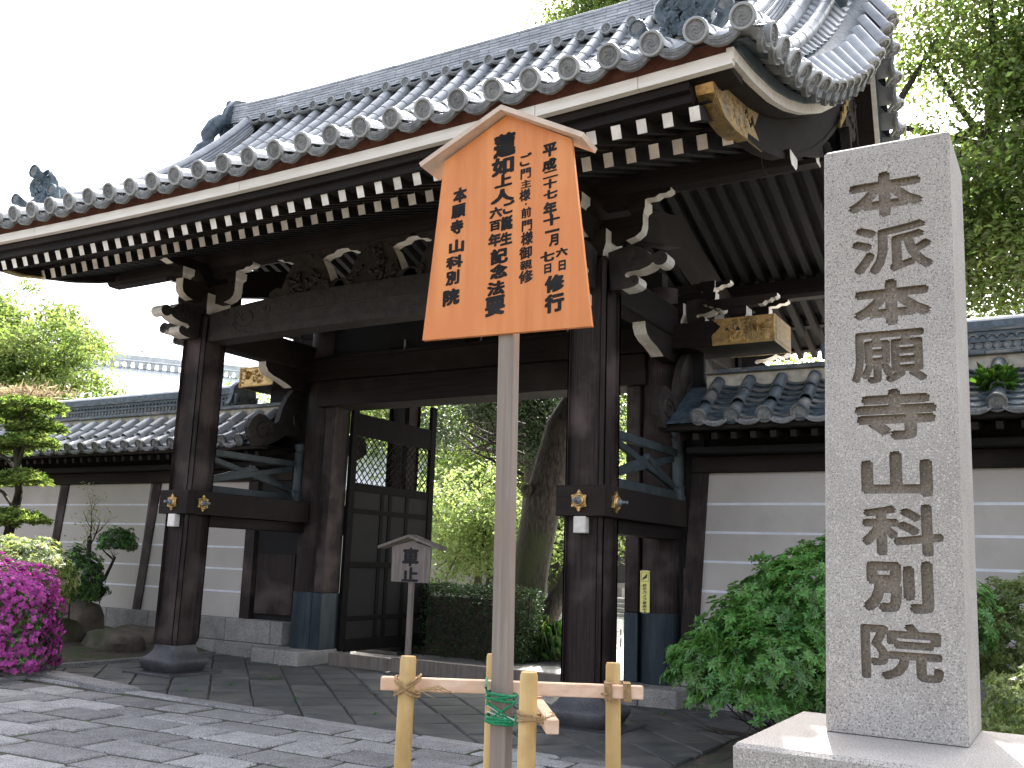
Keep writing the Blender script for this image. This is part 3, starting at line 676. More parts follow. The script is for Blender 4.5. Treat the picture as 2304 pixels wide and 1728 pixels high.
# tile meshes (local: y up the slope, z out)
def barrel(r0, r1, L, n=8):
    m = MB(); V = []
    for y, r in ((0, r0), (L, r1)):
        for k in range(n+1): t = math.pi*(k/n)*1.16-.08*math.pi; V.append((r*math.cos(t), y, r*math.sin(t)))
    F = [(k, k+1, k+n+2, k+n+1) for k in range(n)]
    V += [(.82*v[0], v[1], .82*v[2]) for v in V[:n+1]]; o = 2*(n+1)
    F += [(k, o+k, o+k+1, k+1) for k in range(n)]
    m.add(V, F); return m
def disc(m, r, y=0, mi=1, swirl=True):
    M = T(0, y, 0) @ RX(math.pi/2)
    m.lathe([(r, 0), (r, .036), (r*.95, .042), (r*.80, .042), (r*.77, .026)], 20, mi+1, M); m.lathe([(r*.78, .020), (r*.78, .0262), (.001, .0262)], 20, mi, M)
    if swirl:
        for k in range(16): t = 2*math.pi*k/16; m.lathe([(r*.055, .022), (r*.04, .034)], 5, mi, M @ T(r*.66*math.cos(t), r*.66*math.sin(t), 0))
        for a in range(3):
            t0 = a*2*math.pi/3
            m.tube([tuple(M @ Vector((r*(.12+.055*k)*math.cos(t0+k*.38), r*(.12+.055*k)*math.sin(t0+k*.38), .027))) for k in range(8)], [r*c for c in (.10, .10, .085, .07, .055, .045, .03, .02)], 4, mi)
    return m
bt_me = barrel(.083, .077, .30).mesh('barrel_tile', TILE, 50)
rt = barrel(.090, .080, .34); disc(rt, .108, 0, 1); rt_me = rt.mesh('round_eave_tile', [TILE, TILEF, TILER], 40)
def pan(w, L, dep, th=.022, n=6):
    V = []
    for y, zo in ((0, .03), (L, 0)):
        for k in range(n+1): a = -1+2*k/n; V.append((a*w/2, y, -dep*(1-a*a)+zo))
    F = [(k, k+1, k+n+2, k+n+1) for k in range(n)]; V += [(v[0], v[1], v[2]-th) for v in V[:n+1]]; o = 2*(n+1); F += [(k, o+k, o+k+1, k+1) for k in range(n)]
    return MB().add(V, F)
pan_me = pan(.31, .24, .045).mesh('pan_tile', TILE, 50)
def pendant(w, dep, h, n=8):
    m = MB(); V = []
    for y in (-.045, 0):
        for k in range(n+1): a = -1+2*k/n; V.append((a*w/2, y, -dep*(1-a*a)+.012)); 
        for k in range(n+1): a = -1+2*k/n; V.append((a*w/2, y, -dep*(1-a*a)-h*(1-.25*a*a)))
    N = n+1
    F = [(k, k+1, N+k+1, N+k) for k in range(n)]+[(2*N+k, 3*N+k, 3*N+k+1, 2*N+k+1) for k in range(n)]+[(k, 2*N+k, 2*N+k+1, k+1) for k in range(n)]+[(N+k, N+k+1, 3*N+k+1, 3*N+k) for k in range(n)]+[(0, N, 3*N, 2*N), (n, 2*N+n, 3*N+n, N+n)]
    m.add(V, F, 1); q = w*.34     # raised border and vine
    for zo in (-.004, -h+.006):
        m.tube([(a*q, -.047, -dep*(1-(a*q*2/w)**2)+zo-.012*(zo > -.01)) for a in (-1, -.6, -.2, .2, .6, 1)], .005, 4, 1)
    for k in range(9): a = (-4+k)/4.6*q; m.tube([(a, -.046, -dep*(1-(a*2/w)**2)-h*.32), (a+.012, -.05, -dep*(1-(a*2/w)**2)-h*.62)], .006, 4, 1)
    for y0 in (0,): m.v += []; 
    p = pan(w, .26, dep); m.add([(x, y, z) for x, y, z in p.v], p.f, 0); return m
pe_me = pendant(.30, .055, .068).mesh('flat_eave_tile', [TILE, TILEF], 40)
def walk(y0, y1, step, fz):
    out = []; y = y0
    while y < y1:
        dz = (fz(y+.01)-fz(y))/.01; a = math.atan(dz); out.append((y, fz(y), a)); y += step*math.cos(a)
    return out
def qM(x, y, z, a, q):
    return T(x, y, z) @ RX(a) if q == 1 else T(x, 2*YR-y, z) @ RZ(math.pi) @ RX(a)
def bake(lst, name, mats):
    mb = MB()
    for me, M in lst:
        mb.add([tuple(M @ v.co) for v in me.vertices], [tuple(p.vertices) for p in me.polygons], [p.material_index for p in me.polygons])
    o = mb.build(name, mats, gate, 50); o['kind'] = 'stuff'
cols = [2.504-.3866*i for i in range(30)]
bar = []; pans = []; rear = []
for ci, x in enumerate(cols):
    top = 2.02 if 3 <= ci <= 26 else (-1.55 if ci in (2, 27) else -2.1)
    for q in (1, -1):
        L = walk(-2.58, top, .285, lambda y: zroof(x, y))
        for k, (y, z, a) in enumerate(L):
            M = qM(x, y, z+.048, a*(1 if k else .75), q)
            if q == -1: rear.append((rt_me if k == 0 else bt_me, M)); continue
            if k == 0: wput('round_eave_tile', rt_me, gate, M)
            else: bar.append((k, M))
        if ci < 29:
            xm = x-.1933; top2 = 2.02 if 3 <= ci <= 25 else (-1.5 if ci in (2, 26) else -2.0)
            L = walk(-2.56, top2, .20, lambda y: zroof(xm, y))
            for k, (y, z, a) in enumerate(L):
                M = qM(xm, y+(.03 if k == 0 else 0), z+.0, a, q)
                if q == -1: rear.append((pe_me if k == 0 else pan_me, M)); continue
                if k == 0: wput('flat_eave_tile', pe_me, gate, qM(xm, -2.535, z-.005, a*.5, q))
                else: pans.append((k, M))
bar.sort(key=lambda t: t[0]); pans.sort(key=lambda t: t[0])
for k, M in bar[:300]: wput('barrel_tile', bt_me, gate, M)
bake([(bt_me, M) for k, M in bar[300:]], 'upper_barrel_tiles', TILE)
for k, M in pans[:300]: wput('pan_tile', pan_me, gate, M)
bake([(pan_me, M) for k, M in pans[300:]], 'upper_pan_tiles', TILE)
bake(rear, 'rear_slope_tiles', [TILE, TILEF, TILER])
# roof bed under the tiles
P = [[(x, y, zroof(x, y)-.055) for y in np.linspace(-2.5, 2*YR+2.5, 50)] for x in np.linspace(sym(1.9), 1.9, 26)]
MB().grid(P).build('roof_bed', TILEB, gate, 60)
# gable edges
def zmin(x, y, s): # surface of the curved gable shoulder, x measured on the right side
    xg = 2.60+fl(y); x0 = 1.80
    if x <= x0: return zroof(x, y)
    t = min(1, (x-x0)/(xg-x0)); e = zroof(x0, y); g = zG(y)-.03
    w = max(0, min(1, (ym(y)+2.3)/.9)); return e+(g-e)*(t**1.7*w+t*(1-w))
gt = MB(); b_ = barrel(.104, .098, .44); gt.add(b_.v, b_.f, 0); disc(gt, .118, 0, 1); gt_me = gt.mesh('round_verge_tile', [TILE, TILEF, TILER], 40)
gp_me = pendant(.25, .05, .07).mesh('flat_verge_tile', [TILE, TILEF], 40)
BB = [(-2.42, 5.645), (-1.9, 5.70), (-1.31, 5.80), (-.84, 5.925), (-.33, 6.105), (.32, 6.40), (.78, 6.67), (1.19, 6.975), (1.6, 7.33), (2.0, 7.78), (2.45, 8.32)]
BG = [(-2.25, 5.62), (-2.154, 5.51), (-1.95, 5.425), (-1.66, 5.427), (-1.27, 5.495), (-.795, 5.57), (-.33, 5.69), (.1, 5.84), (.7, 6.12), (1.26, 6.48), (1.65, 6.79), (1.99, 7.1), (2.45, 7.56)]
zb = lambda y: float(np.interp(ym(y), *zip(*BB))); zbg = lambda y: float(np.interp(ym(y), *zip(*BG)))
def edge_loft(name, m, ys, xin, xout, z0, z1, s, par=None):
    V = []
    for y in ys:
        f = fl(y)
        for x, z in ((xout+f, z0(y)), (xout+f, z1(y)), (xin+f, z1(y)), (xin+f, z0(y))): V.append((x if s == 1 else sym(x), y, z))
    n = len(ys); F = [(i*4+k, i*4+(k+1) % 4, i*4+4+(k+1) % 4, i*4+4+k) for i in range(n-1) for k in range(4)]+[(3, 2, 1, 0), tuple(range(n*4-4, n*4))]
    return MB().add(V, F).build(name, m, par or gate, 40)
for s in (1, -1):
    XM = (lambda x: x) if s == 1 else (lambda x: sym(x))
    for q in (1, -1):
        Y = (lambda y: y) if q == 1 else (lambda y: 2*YR-y)
        ys = [Y(y) for y in np.linspace(-2.45, YR-.002, 40)]; cut = 26
        edge_loft('gable_board', BOARDW, ys[:cut], 2.32, 2.38, zb, lambda y: zb(y)+.105, s); edge_loft('gable_board', BOARDW, ys[cut-1:], 2.32, 2.38, zb, lambda y: zb(y)+.105, s)
        edge_loft('gable_soffit', WY, ys[1:], 1.9, 2.318, lambda y: zb(y)+.006, lambda y: zb(y)+.105, s)
        P = [[(XM(x), y, zmin(x, y, 1)-.045) for x in np.linspace(1.7, 2.50+fl(y), 8)] for y in ys]; MB().grid(P).build('shoulder_bed', TILED, gate, 60)
        edge_loft('verge_clay_bed', TILED, [Y(y) for y in np.linspace(-2.40, YR, 36)], 2.0, 2.40, lambda y: zb(y)+.107, lambda y: max(zG(y)-.04, zb(y)+.15), s)
        yb = [Y(y) for y in np.concatenate([[-2.25, -2.21, -2.16, -2.08, -1.95], np.linspace(-1.8, YR, 36)])]
        bgp = edge_loft('bargeboard', WY, yb, 1.99, 2.115, lambda y: min(zbg(y), zb(y)-.02), lambda y: zb(y)-.002, s)
        edge_loft('bargeboard_bead', WY, yb[4:], 2.0, 2.13, lambda y: min(zbg(y), zb(y)-.02)-.004, lambda y: zbg(y)+.06, s, bgp)
        # gilt fittings
        pl = [(-2.24, 5.655), (-1.9, 5.70), (-1.31, 5.80), (-.93, 5.90), (-1.0, 5.80), (-1.06, 5.72), (-1.12, 5.80), (-1.19, 5.74), (-1.30, 5.80), (-1.42, 5.76), (-1.37, 5.69), (-1.26, 5.69), (-1.20, 5.63), (-1.13, 5.70), (-1.02, 5.66), (-.86, 5.60), (-.80, 5.565), (-1.27, 5.488), (-1.66, 5.42), (-1.95, 5.418), (-2.154, 5.505), (-2.25, 5.61)]
        m = MB(); f = fl(-1.5)
        a, b = 2.117+f*0+.008, 2.135+f
        m.prism([(Y(u), v) for u, v in pl], 'yz', *((a, b) if s == 1 else (sym(b), sym(a))), 0)
        for k in range(34):
            u = random.uniform(-2.1, -1.2); v = random.uniform(zbg(u)+.06, zb(u)-.06); r = random.uniform(.02, .05); t0 = random.random()*6
            m.tube([(XM(b+.002), Y(u+r*(1-t*.13)*math.cos(t0+t*.8)), v+r*(1-t*.13)*math.sin(t0+t*.8)) for t in range(6)], .008, 4)
        m.build('gilt_barge_plate', GOLDD, bgp)
        yy = [-2.262, -2.255, -2.19, -2.10, -1.97, -1.82, -1.66, -1.45, -1.27]
        for k in range(4):
            seg = yy[k*2:k*2+3]
            V = []
            P1 = [(y, min(zbg(y), zb(y)-.0)-.012-(.0 if k else 0)) for y in seg]
            if k == 0: P1 = [(-2.235, 5.665), (-2.262, 5.62), (-2.20, 5.53)]
            if k == 1: P1 = [(-2.20, 5.53), (-2.10, 5.465), (-1.97, 5.42)]
            for y, z in P1: V += [(XM(1.98), Y(y), z), (XM(2.135), Y(y), z), (XM(2.135), Y(y+.03), z+.022), (XM(1.98), Y(y+.03), z+.022)]
            F = [(i*4+c, i*4+(c+1) % 4, i*4+4+(c+1) % 4, i*4+4+c) for i in range(2) for c in range(4)]+[(3, 2, 1, 0), (8, 9, 10, 11)]
            MB().add(V, F).build('gilt_barge_edge', GOLD, bgp)
        if q == 1:
            pl = [(2.44, 7.55), (1.99, 7.09), (1.70, 6.84), (1.71, 6.96), (1.80, 6.99), (1.83, 7.12), (1.92, 7.12), (1.96, 7.27), (2.06, 7.3), (2.10, 7.6), (2.2, 7.7), (2.44, 7.95)]
            a, b = 2.36, 2.385; MB().prism(pl, 'yz', *((a, b) if s == 1 else (sym(b), sym(a)))).build('gilt_apex_plate', GOLD, bgp)
        # verge tiles running outwards, pendants between them
        tl = walk(-2.18, YR-.05, .335, zG); 
        for k, (y, z, a) in enumerate(tl):
            xg = 2.60+fl(y); sl = (zmin(xg-.40, y, 1)-zmin(xg, y, 1))/.40
            M = T(XM(xg), Y(y), z) @ RZ(math.pi/2 if s == 1 else -math.pi/2) @ RX(math.atan(sl))
            wput('round_verge_tile', gt_me, gate, M)
            ymid = y-.165*math.cos(a); M = T(XM(xg-.01), Y(ymid), zG(ymid)-.055) @ RZ(math.pi/2 if s == 1 else -math.pi/2) @ RY((a if (s*q > 0) else -a)*-1) @ RX(.40)
            wput('flat_verge_tile', gp_me, gate, M)
        # stepped pans of the shoulder, as strips
        ps = walk(-2.3, YR-.1, .19, lambda y: zmin(2.1, y, 1))
        for k, (y, z, a) in enumerate(ps):
            y2 = y+.22*math.cos(a); V = []; n = 8; f1, f2 = fl(y), fl(y2)
            for yy2, zo in ((y, .042), (y2, -.004)):
                for j in range(n+1):
                    x = 1.75+(2.24+fl(yy2)-1.75)*j/n; V.append((XM(x), Y(yy2), zmin(x, yy2, 1)+zo))
            F = [(j, j+1, n+2+j, n+1+j) for j in range(n)]; V += [(v[0], v[1], v[2]-.03) for v in V[:n+1]]; o = 2*(n+1); F += [(j, o+j, o+j+1, j+1) for j in range(n)]
            MB().add(V, F).build('shoulder_pan', TILE, gate, 40)
        for xx, r, y0 in ((2.13, .088, -1.05), (1.90, .10, -1.55)):
            yl = np.linspace(y0, YR-.15, 26)
            for k in range(0, 25, 2):
                pts = [(XM(xx+fl(y)*.6), Y(y), zmin(xx+fl(y)*.6, y, 1)+.045) for y in yl[k:k+3]]
                if len(pts) > 1: MB().tube(pts, [r*1.02, r, r*.97][:len(pts)], 12).build('shoulder_barrel_tile', TILE, gate, 50)
        # descending ridge: layers, cap, ornament
        rx = 1.70; yl = np.linspace(-1.62, 1.95, 24)
        def rl(hw, o0, o1, nm, m):
            V = []
            for y in yl:
                z = zroof(rx, y)
                for dx, dz in ((-hw, o0), (hw, o0), (hw, o1), (-hw, o1)): V.append((XM(rx+dx), Y(y), z+dz))
            n = len(yl); F = [(i*4+c, i*4+(c+1) % 4, i*4+4+(c+1) % 4, i*4+4+c) for i in range(n-1) for c in range(4)]+[(3, 2, 1, 0), tuple(range(4*n-4, 4*n))]
            MB().add(V, F).build(nm, m, gate)
        rl(.155, -.03, .07, 'ridge_core', MORTAR)
        for k in range(4): rl(.175-.012*k, .072+.055*k, .112+.055*k, 'ridge_layer', TILE); rl(.145-.012*k, .110+.055*k, .13+.055*k, 'ridge_core', TILED)
        MB().tube([(XM(rx), Y(y), zroof(rx, y)+.30) for y in yl], .085, 10).build('ridge_cap', TILE, gate, 50)
        z0 = zroof(rx, -1.66); m = MB(); yf = Y(-1.66)
        def cp(x, y, z): return (XM(rx+x), Y(-1.66+y), z0+z)
        for k, (w, zz) in enumerate(((.34, .02), (.30, .11), (.26, .20))):      # chevron courses with pale mortar between
            for mi, t0, t1 in ((0, 0, .045), (2, .045, .085)):
                pl = [(-w, zz-.10+t0), (-w*.35, zz+.03+t0), (w*.35, zz+.03+t0), (w, zz-.10+t0), (w, zz-.10+t1), (w*.35, zz+.03+t1), (-w*.35, zz+.03+t1), (-w, zz-.10+t1)]
                m.prism([(XM(rx+a), z0+b) for a, b in pl], 'xz', Y(-1.72+.02*k+(.02 if mi else 0)), Y(-1.50), mi)
        for sx in (-1, 1):      # lower curls with round ends
            m.tube([cp(sx*.18, -.02, .20), cp(sx*.28, -.04, .20), cp(sx*.36, -.08, .24), cp(sx*.42, -.16, .30)], [.05, .05, .06, .075], 10, 0)
            M = T(*cp(sx*.42, -.18, .30)) @ (RZ(0) if q == 1 else RZ(math.pi))
            disc(tmp := MB(), .085, 0, 1); m.add([tuple(M @ Vector(v)) for v in tmp.v], tmp.f, [0 if k_ == 2 else k_ for k_ in tmp.m])
            m.tube([cp(sx*(.12+.14*math.sin(t*.5)), -.03-.01*t, .34+.05*t) for t in range(7)], [.05, .06, .06, .055, .05, .04, .02], 8, 0)
        for k in range(60):     # carved wave and mask body
            a = random.uniform(-.22, .22); b = random.uniform(.22, .62); r = random.uniform(.03, .07)
            m.tube([cp(a+r*math.cos(t+k), -.02-.03*random.random()-.05*(1-abs(a)*3), b+r*math.sin(t+k)) for t in range(5)], [.025, .035, .035, .028, .01], 6, 0)
        m.prism([(XM(rx+a), z0+b) for a, b in ((-.2, .2), (-.24, .42), (-.15, .62), (0, .70), (.15, .62), (.24, .42), (.2, .2))], 'xz', Y(-1.66), Y(-1.50), 0)
        m.tube([cp(0, .05, .56), cp(0, -.08, .60), cp(0, -.20, .64)], [.07, .075, .08], 12, 0); disc(tmp := MB(), .10, 0, 1)
        M = T(*cp(0, -.21, .64)) @ (RZ(0) if q == 1 else RZ(math.pi)); m.add([tuple(M @ Vector(v)) for v in tmp.v], tmp.f, [0 if k_ == 2 else k_ for k_ in tmp.m])
        m.build('ridge_end_ornament', [TILED, TILEF, MORTAR], gate, 50)
# main ridge
zr = lambda x: 9.17-.016*(x-XC)+.10*((x-XC)/5.6)**4
cr_ = barrel(.066, .064, .32); disc(cr_, .086, 0, 1); cr_me = cr_.mesh('round_crest_tile', [TILE, TILEF, TILER], 40); cpn_me = pendant(.30, .045, .05).mesh('flat_crest_tile', [TILE, TILEF], 40)
x = 1.95
while x > sym(2.0):
    wput('round_crest_tile', cr_me, gate, T(x, 1.94, zr(x)+.03)); wput('flat_crest_tile', cpn_me, gate, T(x-.199, 1.95, zr(x-.199)+.01)); x -= .3985
nz_me = MB().box(-.182, .182, -.32, .32, 0, .043, bev=.006).mesh('ridge_tile', TILE)
for k in range(9):
    x = 2.35-(.18 if k % 2 else 0); wd = .02*(k == 0)+.012*(k == 8)
    while x > sym(2.4):
        a = math.atan((zr(x+.1)-zr(x-.1))/.2); wput('ridge_tile', nz_me, gate, T(x, YR+random.uniform(-.004, .004)+.0, zr(x)+.10+k*.050) @ RY(-a) @ Matrix.Diagonal((1, 1.02+wd-.012*k, 1, 1))); x -= .368
MB().tube([(x, YR, zr(x)+.10) for x in np.linspace(sym(2.4), 2.4, 20)], .30, 8).build('ridge_core', TILED, gate)
for x in np.linspace(sym(2.3), 2.3, 27): MB().tube([(x-.168, YR, zr(x-.168)+.60), (x+.168, YR, zr(x+.168)+.60)], .105, 12).build('ridge_cap_tile', TILE, gate, 50)
MB().grid([[(x, y, zr(x)+.06-.02*abs(y-YR)) for y in (1.95, YR, 2*YR-1.95)] for x in np.linspace(sym(2.5), 2.5, 12)]).build('ridge_seat', TILED, gate)
for s in (1, -1):
    xo = 2.42 if s == 1 else sym(2.42); z0 = zr(xo); m = MB()
    m.prism([(YR+a, z0+b) for a, b in ((-.42, -.25), (-.5, .1), (-.40, .45), (-.25, .66), (0, .74), (.25, .66), (.40, .45), (.5, .1), (.42, -.25))], 'yz', xo-.07, xo+.07, 0)
    for k in range(30):
        a = random.uniform(-.3, .3); b = random.uniform(-.1, .55); r = random.uniform(.05, .09)
        m.tube([(xo+s*(.08+.06*random.random()), YR+a+r*math.cos(t+k), z0+b+r*math.sin(t+k)) for t in range(5)], [.03, .045, .045, .035, .012], 6, 0)
    for k, (b, w) in enumerate(((-.05, .30), (.1, .27), (.25, .22))): m.prism([(YR-w, z0+b-.1), (YR, z0+b+.05), (YR+w, z0+b-.1), (YR+w, z0+b-.05), (YR, z0+b+.1), (YR-w, z0+b-.05)], 'yz', *sorted((xo, xo+s*.2)), 0)
    m.tube([(xo-s*.05, YR, z0+.62), (xo+s*.18, YR, z0+.66), (xo+s*.38, YR, z0+.78)], [.08, .085, .09], 12, 0)
    for q in (-1, 1):
        m.tube([(xo+s*.02, YR+q*.45, z0+.2), (xo+s*.05, YR+q*.6, z0+.0), (xo+s*.06, YR+q*.72, z0-.22), (xo+s*.07, YR+q*.66, z0-.42), (xo+s*.08, YR+q*.55, z0-.36)], [.12, .15, .14, .10, .05], 8, 0)
        m.tube([(xo+s*.02, YR+q*.66, z0-.35), (xo+s*.05, YR+q*.85, z0-.55), (xo+s*.07, YR+q*.98, z0-.78), (xo+s*.07, YR+q*.90, z0-.85)], [.10, .11, .09, .04], 8, 0)
    m.build('ridge_demon_tile', TILED, gate, 50)
    # carved gable pendant with peg
    xo = 2.30 if s == 1 else sym(2.30); m = MB()
    m.prism([(YR+a, 8.25+b) for a, b in ((-.30, 0), (-.42, -.35), (-.30, -.55), (-.45, -.9), (-.25, -1.15), (-.10, -1.1), (0, -1.45), (.10, -1.1), (.25, -1.15), (.45, -.9), (.30, -.55), (.42, -.35), (.30, 0))], 'yz', xo-.06, xo+.06, 0)
    for k in range(24):
        a = random.uniform(-.3, .3); b = random.uniform(-1.0, -.1); r = random.uniform(.04, .08)
        m.tube([(xo+s*.07, YR+a+r*math.cos(t+k), 8.25+b+r*math.sin(t+k)) for t in range(5)], [.02, .035, .035, .025, .01], 5, 0)
    m.tube([(xo, YR, 7.75), (xo+s*.2, YR, 7.75)], .035, 8, 1); m.build('gable_pendant', [WCARV, IRON], gate)

# open door leaf seen edge-on through the gate, and its twin
def door(x0):
    MB().box(x0-.04, x0+.03, 2.651, 2.80, .12, 4.30, bev=.006).build('door_stile', WDOOR, gate)
    MB().box(x0-.035, x0+.035, 4.86, 5.02, .06, 4.38, bev=.008).build('door_stile', WDOOR, gate)
    for z0, z1 in ((.10, .30), (.58, .66), (1.42, 1.52), (2.30, 2.38), (2.66, 2.80), (3.58, 3.95)): MB().box(x0-.028, x0+.028, 2.8, 4.86, z0, z1, bev=.005).build('door_rail', WDOOR, gate)
    for yy in (3.5, 3.72, 4.2): MB().box(x0-.025, x0+.025, yy, yy+.09, .3, 2.66, bev=.004).build('door_muntin', WDOOR, gate)
    MB().box(x0-.012, x0+.012, 2.8, 4.86, .3, 2.66).build('door_panel', WDARK, gate)
    n = 15
    for k in range(-8, n):
        for sg in (1, -1):
            ya = 2.8+k*.136; pts = []
            for t in (0, 1):
                pts.append((ya+t*.78*1.0, (2.80 if sg == 1 else 3.58)+sg*t*.78))
            (ya, za), (yb, zb_) = pts
            if yb <= 2.8 or ya >= 4.86: continue
            if ya < 2.8: r = (2.8-ya)/(yb-ya); za += r*(zb_-za); ya = 2.8
            if yb > 4.86: r = (4.86-ya)/(yb-ya); zb_ = za+r*(zb_-za); yb = 4.86
            MB().tube([(x0+sg*.012, ya, za), (x0+sg*.012, yb, zb_)], .011, 4).build('lattice_bar', WDARK, gate)
door(-5.70); door(-.63)
# timber sill between the plinths (two planks)
MB().box(-5.56, -4.42, 2.28, 2.42, -.07, .13, bev=.012).build('sill_plank', PALEW, gate)
MB().box(-4.36, -.72, 2.28, 2.42, -.07, .15, bev=.012).build('sill_plank', PALEW, gate)

# ================================================================ ROOFED WALLS
wt = barrel(.085, .078, .30); disc(wt, .105, 0, 1, False)
for k in range(16): t = 2*math.pi*k/16; wt.tube([(.02*math.cos(t), -.028, .02*math.sin(t)), (.072*math.cos(t), -.03, .072*math.sin(t))], .006, 4, 1)
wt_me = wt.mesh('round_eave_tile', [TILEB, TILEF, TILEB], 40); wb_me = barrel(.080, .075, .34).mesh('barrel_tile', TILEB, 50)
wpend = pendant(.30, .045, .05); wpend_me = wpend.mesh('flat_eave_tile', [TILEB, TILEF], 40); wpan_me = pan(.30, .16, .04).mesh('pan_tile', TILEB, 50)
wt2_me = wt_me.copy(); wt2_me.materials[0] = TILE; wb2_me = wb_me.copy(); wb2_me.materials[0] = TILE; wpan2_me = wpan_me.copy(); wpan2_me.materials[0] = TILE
ringm = MB(); ringm.lathe([(.042, 0), (.042, .03), (.034, .034), (.030, .022), (.001, .022)], 10, 0, RX(math.pi/2)); ring_me = ringm.mesh('crest_disc', TILEF, 40)
arcm = MB(); arcm.tube([(.048*math.cos(t), 0, .048*math.sin(t)) for t in np.linspace(.1, 3.04, 7)], .014, 5); arc_me = arcm.mesh('crest_arc', TILEB, 40)
def wall(x0, x1, s, label):      # s=1: to the right of the gate, s=-1: to the left; x0 is the end by the gate
    w = thing('roofed_wall', ((x0+x1)/2, 2.7, -.1), label, 'wall')
    lo, hi = min(x0, x1), max(x0, x1)
    yf = lambda z: 2.36+.10*(z-.5)/2.3
    # foundation blocks in two courses
    for z0, z1, yy in ((-.2, .165, 2.15), (.17, .53, 2.19)):
        x = lo+(0 if s == 1 else 0)
        while x < hi-.05:
            L = min(random.uniform(.75, 1.15), hi-x); MB().box(x+.004, x+L-.004, yy, 3.1, z0, z1, bev=.012).build('foundation_stone', BASE, w); x += L
    # plaster body (battered) and posts, panels between them
    px = [x0+s*.0]; k = 0
    ends = [x0+s*.26]
    step = 2.72; xx = (.35 if s == 1 else -7.575)
    bays = []
    a = xx
    while (a < x1 if s == 1 else a > x1):
        b = a+s*step; bays.append((a, b)); a = b
    for a, b in bays:
        c, d = min(a, b), max(a, b)
        c2, d2 = c+.11*0, d
        lean = .125*s if (a, b) == bays[0] else 0
        V = []; xs = (c+.0, d-.0); pw = .21
        xl = c if s == 1 else c+pw; xr = d-pw if s == 1 else d
        def at(x, z): return x+(lean*(z-.53)/2.27*(1 if (s == 1 and x < (c+d)/2) or (s == -1 and x > (c+d)/2) else 0)) if lean else x
        z0, z1 = .53, 2.81
        for x, z in ((xl, z0), (xr, z0), (xr, z1), (xl, z1)): V += [(at(x, z), yf(z), z)]
        V += [(v[0], 2.75, v[2]) for v in V]
        MB().add(V, [(0, 1, 2, 3), (4, 7, 6, 5), (0, 4, 5, 1), (1, 5, 6, 2), (2, 6, 7, 3), (3, 7, 4, 0)]).build('plaster_panel', PLASTER, w)
        for zz in (.95, 1.325, 1.69, 2.055, 2.415):
            zl, zh = zz-.016, zz+.016
            V = [(at(xl, zl), yf(zl)-.004, zl), (at(xr, zl), yf(zl)-.004, zl), (at(xr, zh), yf(zh)-.004, zh), (at(xl, zh), yf(zh)-.004, zh)]
            V += [(v[0], v[1]+.02, v[2]) for v in V]
            MB().add(V, [(0, 1, 2, 3), (4, 7, 6, 5), (0, 4, 5, 1), (1, 5, 6, 2), (2, 6, 7, 3), (3, 7, 4, 0)]).build('white_stripe', STRIPE_AND_GLARE, w)
        xp = (d-pw/2) if s == 1 else (c+pw/2)
        V = []
        for z in (.53, 2.82):
            for dx, dy in ((-.105, yf(z)-.03), (.105, yf(z)-.03), (.105, 2.7), (-.105, 2.7)): V.append((xp+dx+(.10*(z-.53)/2.3 if s == -1 else 0), dy, z))
        MB().add(V, [(0, 3, 2, 1), (4, 5, 6, 7), (0, 1, 5, 4), (1, 2, 6, 5), (2, 3, 7, 6), (3, 0, 4, 7)]).build('wall_post', WZ, w)
    # end post beside the gate (leaning with the batter)
    xe = xx-s*.11; V = []
    for z in (.50, 2.95):
        f = .125*s*(z-.53)/2.27
        for dx, dy in ((-.11, yf(z)-.05), (.11, yf(z)-.05), (.11, 2.8), (-.11, 2.8)): V.append((xe+dx+f, dy, z))
    MB().add(V, [(0, 3, 2, 1), (4, 5, 6, 7), (0, 1, 5, 4), (1, 2, 6, 5), (2, 3, 7, 6), (3, 0, 4, 7)]).build('wall_end_post', WZ, w)
    MB().box(lo+.2 if s == 1 else lo, hi if s == 1 else hi-.2, 2.37, 2.8, 2.812, 3.02, bev=.008).build('wall_plate', WX, w)
    MB().box(lo+.25 if s == 1 else lo, hi if s == 1 else hi-.25, 2.05, 2.9, 3.03, 3.10).build('upper_plate', WDARK, w)
    MB().box(lo+.3, hi-.3, 2.5, 2.9, 3.101, 3.85).build('wall_head', WDARK, w)
    MB().box(lo+.1 if s == 1 else lo, hi if s == 1 else hi-.1, 1.52, 1.66, 3.24, 3.299, bev=.006).build('eave_beam', WX, w)
    rm = MB().box(-.035, .035, 0, .8, -.04, .04); rme = rm.mesh('eave_rafter', WY); x = lo+.3
    while x < hi-.2: wput('eave_rafter', rme, w, T(x, 1.60, 3.17) @ RX(.18)); x += .235
    # tiled roof
    P = [[(x, 1.46, 3.32), (x, 2.3, 3.90), (x, 2.7, 4.05), (x, 3.94, 3.32)] for x in (lo+.15*(s == 1), hi-.15*(s == -1))]
    MB().grid(P).build('roof_bed', TILED, w)
    MB().box(lo+.15, hi-.15, 1.50, 2.4, 3.30, 3.31).build('roof_boarding', WDARK, w)
    cx = lo+.62 if s == 1 else hi-.55; rear = []; X = []
    while lo+.2 < cx < hi-.1: X.append(cx); cx += s*.4
    sl = math.atan2(.56, .77)
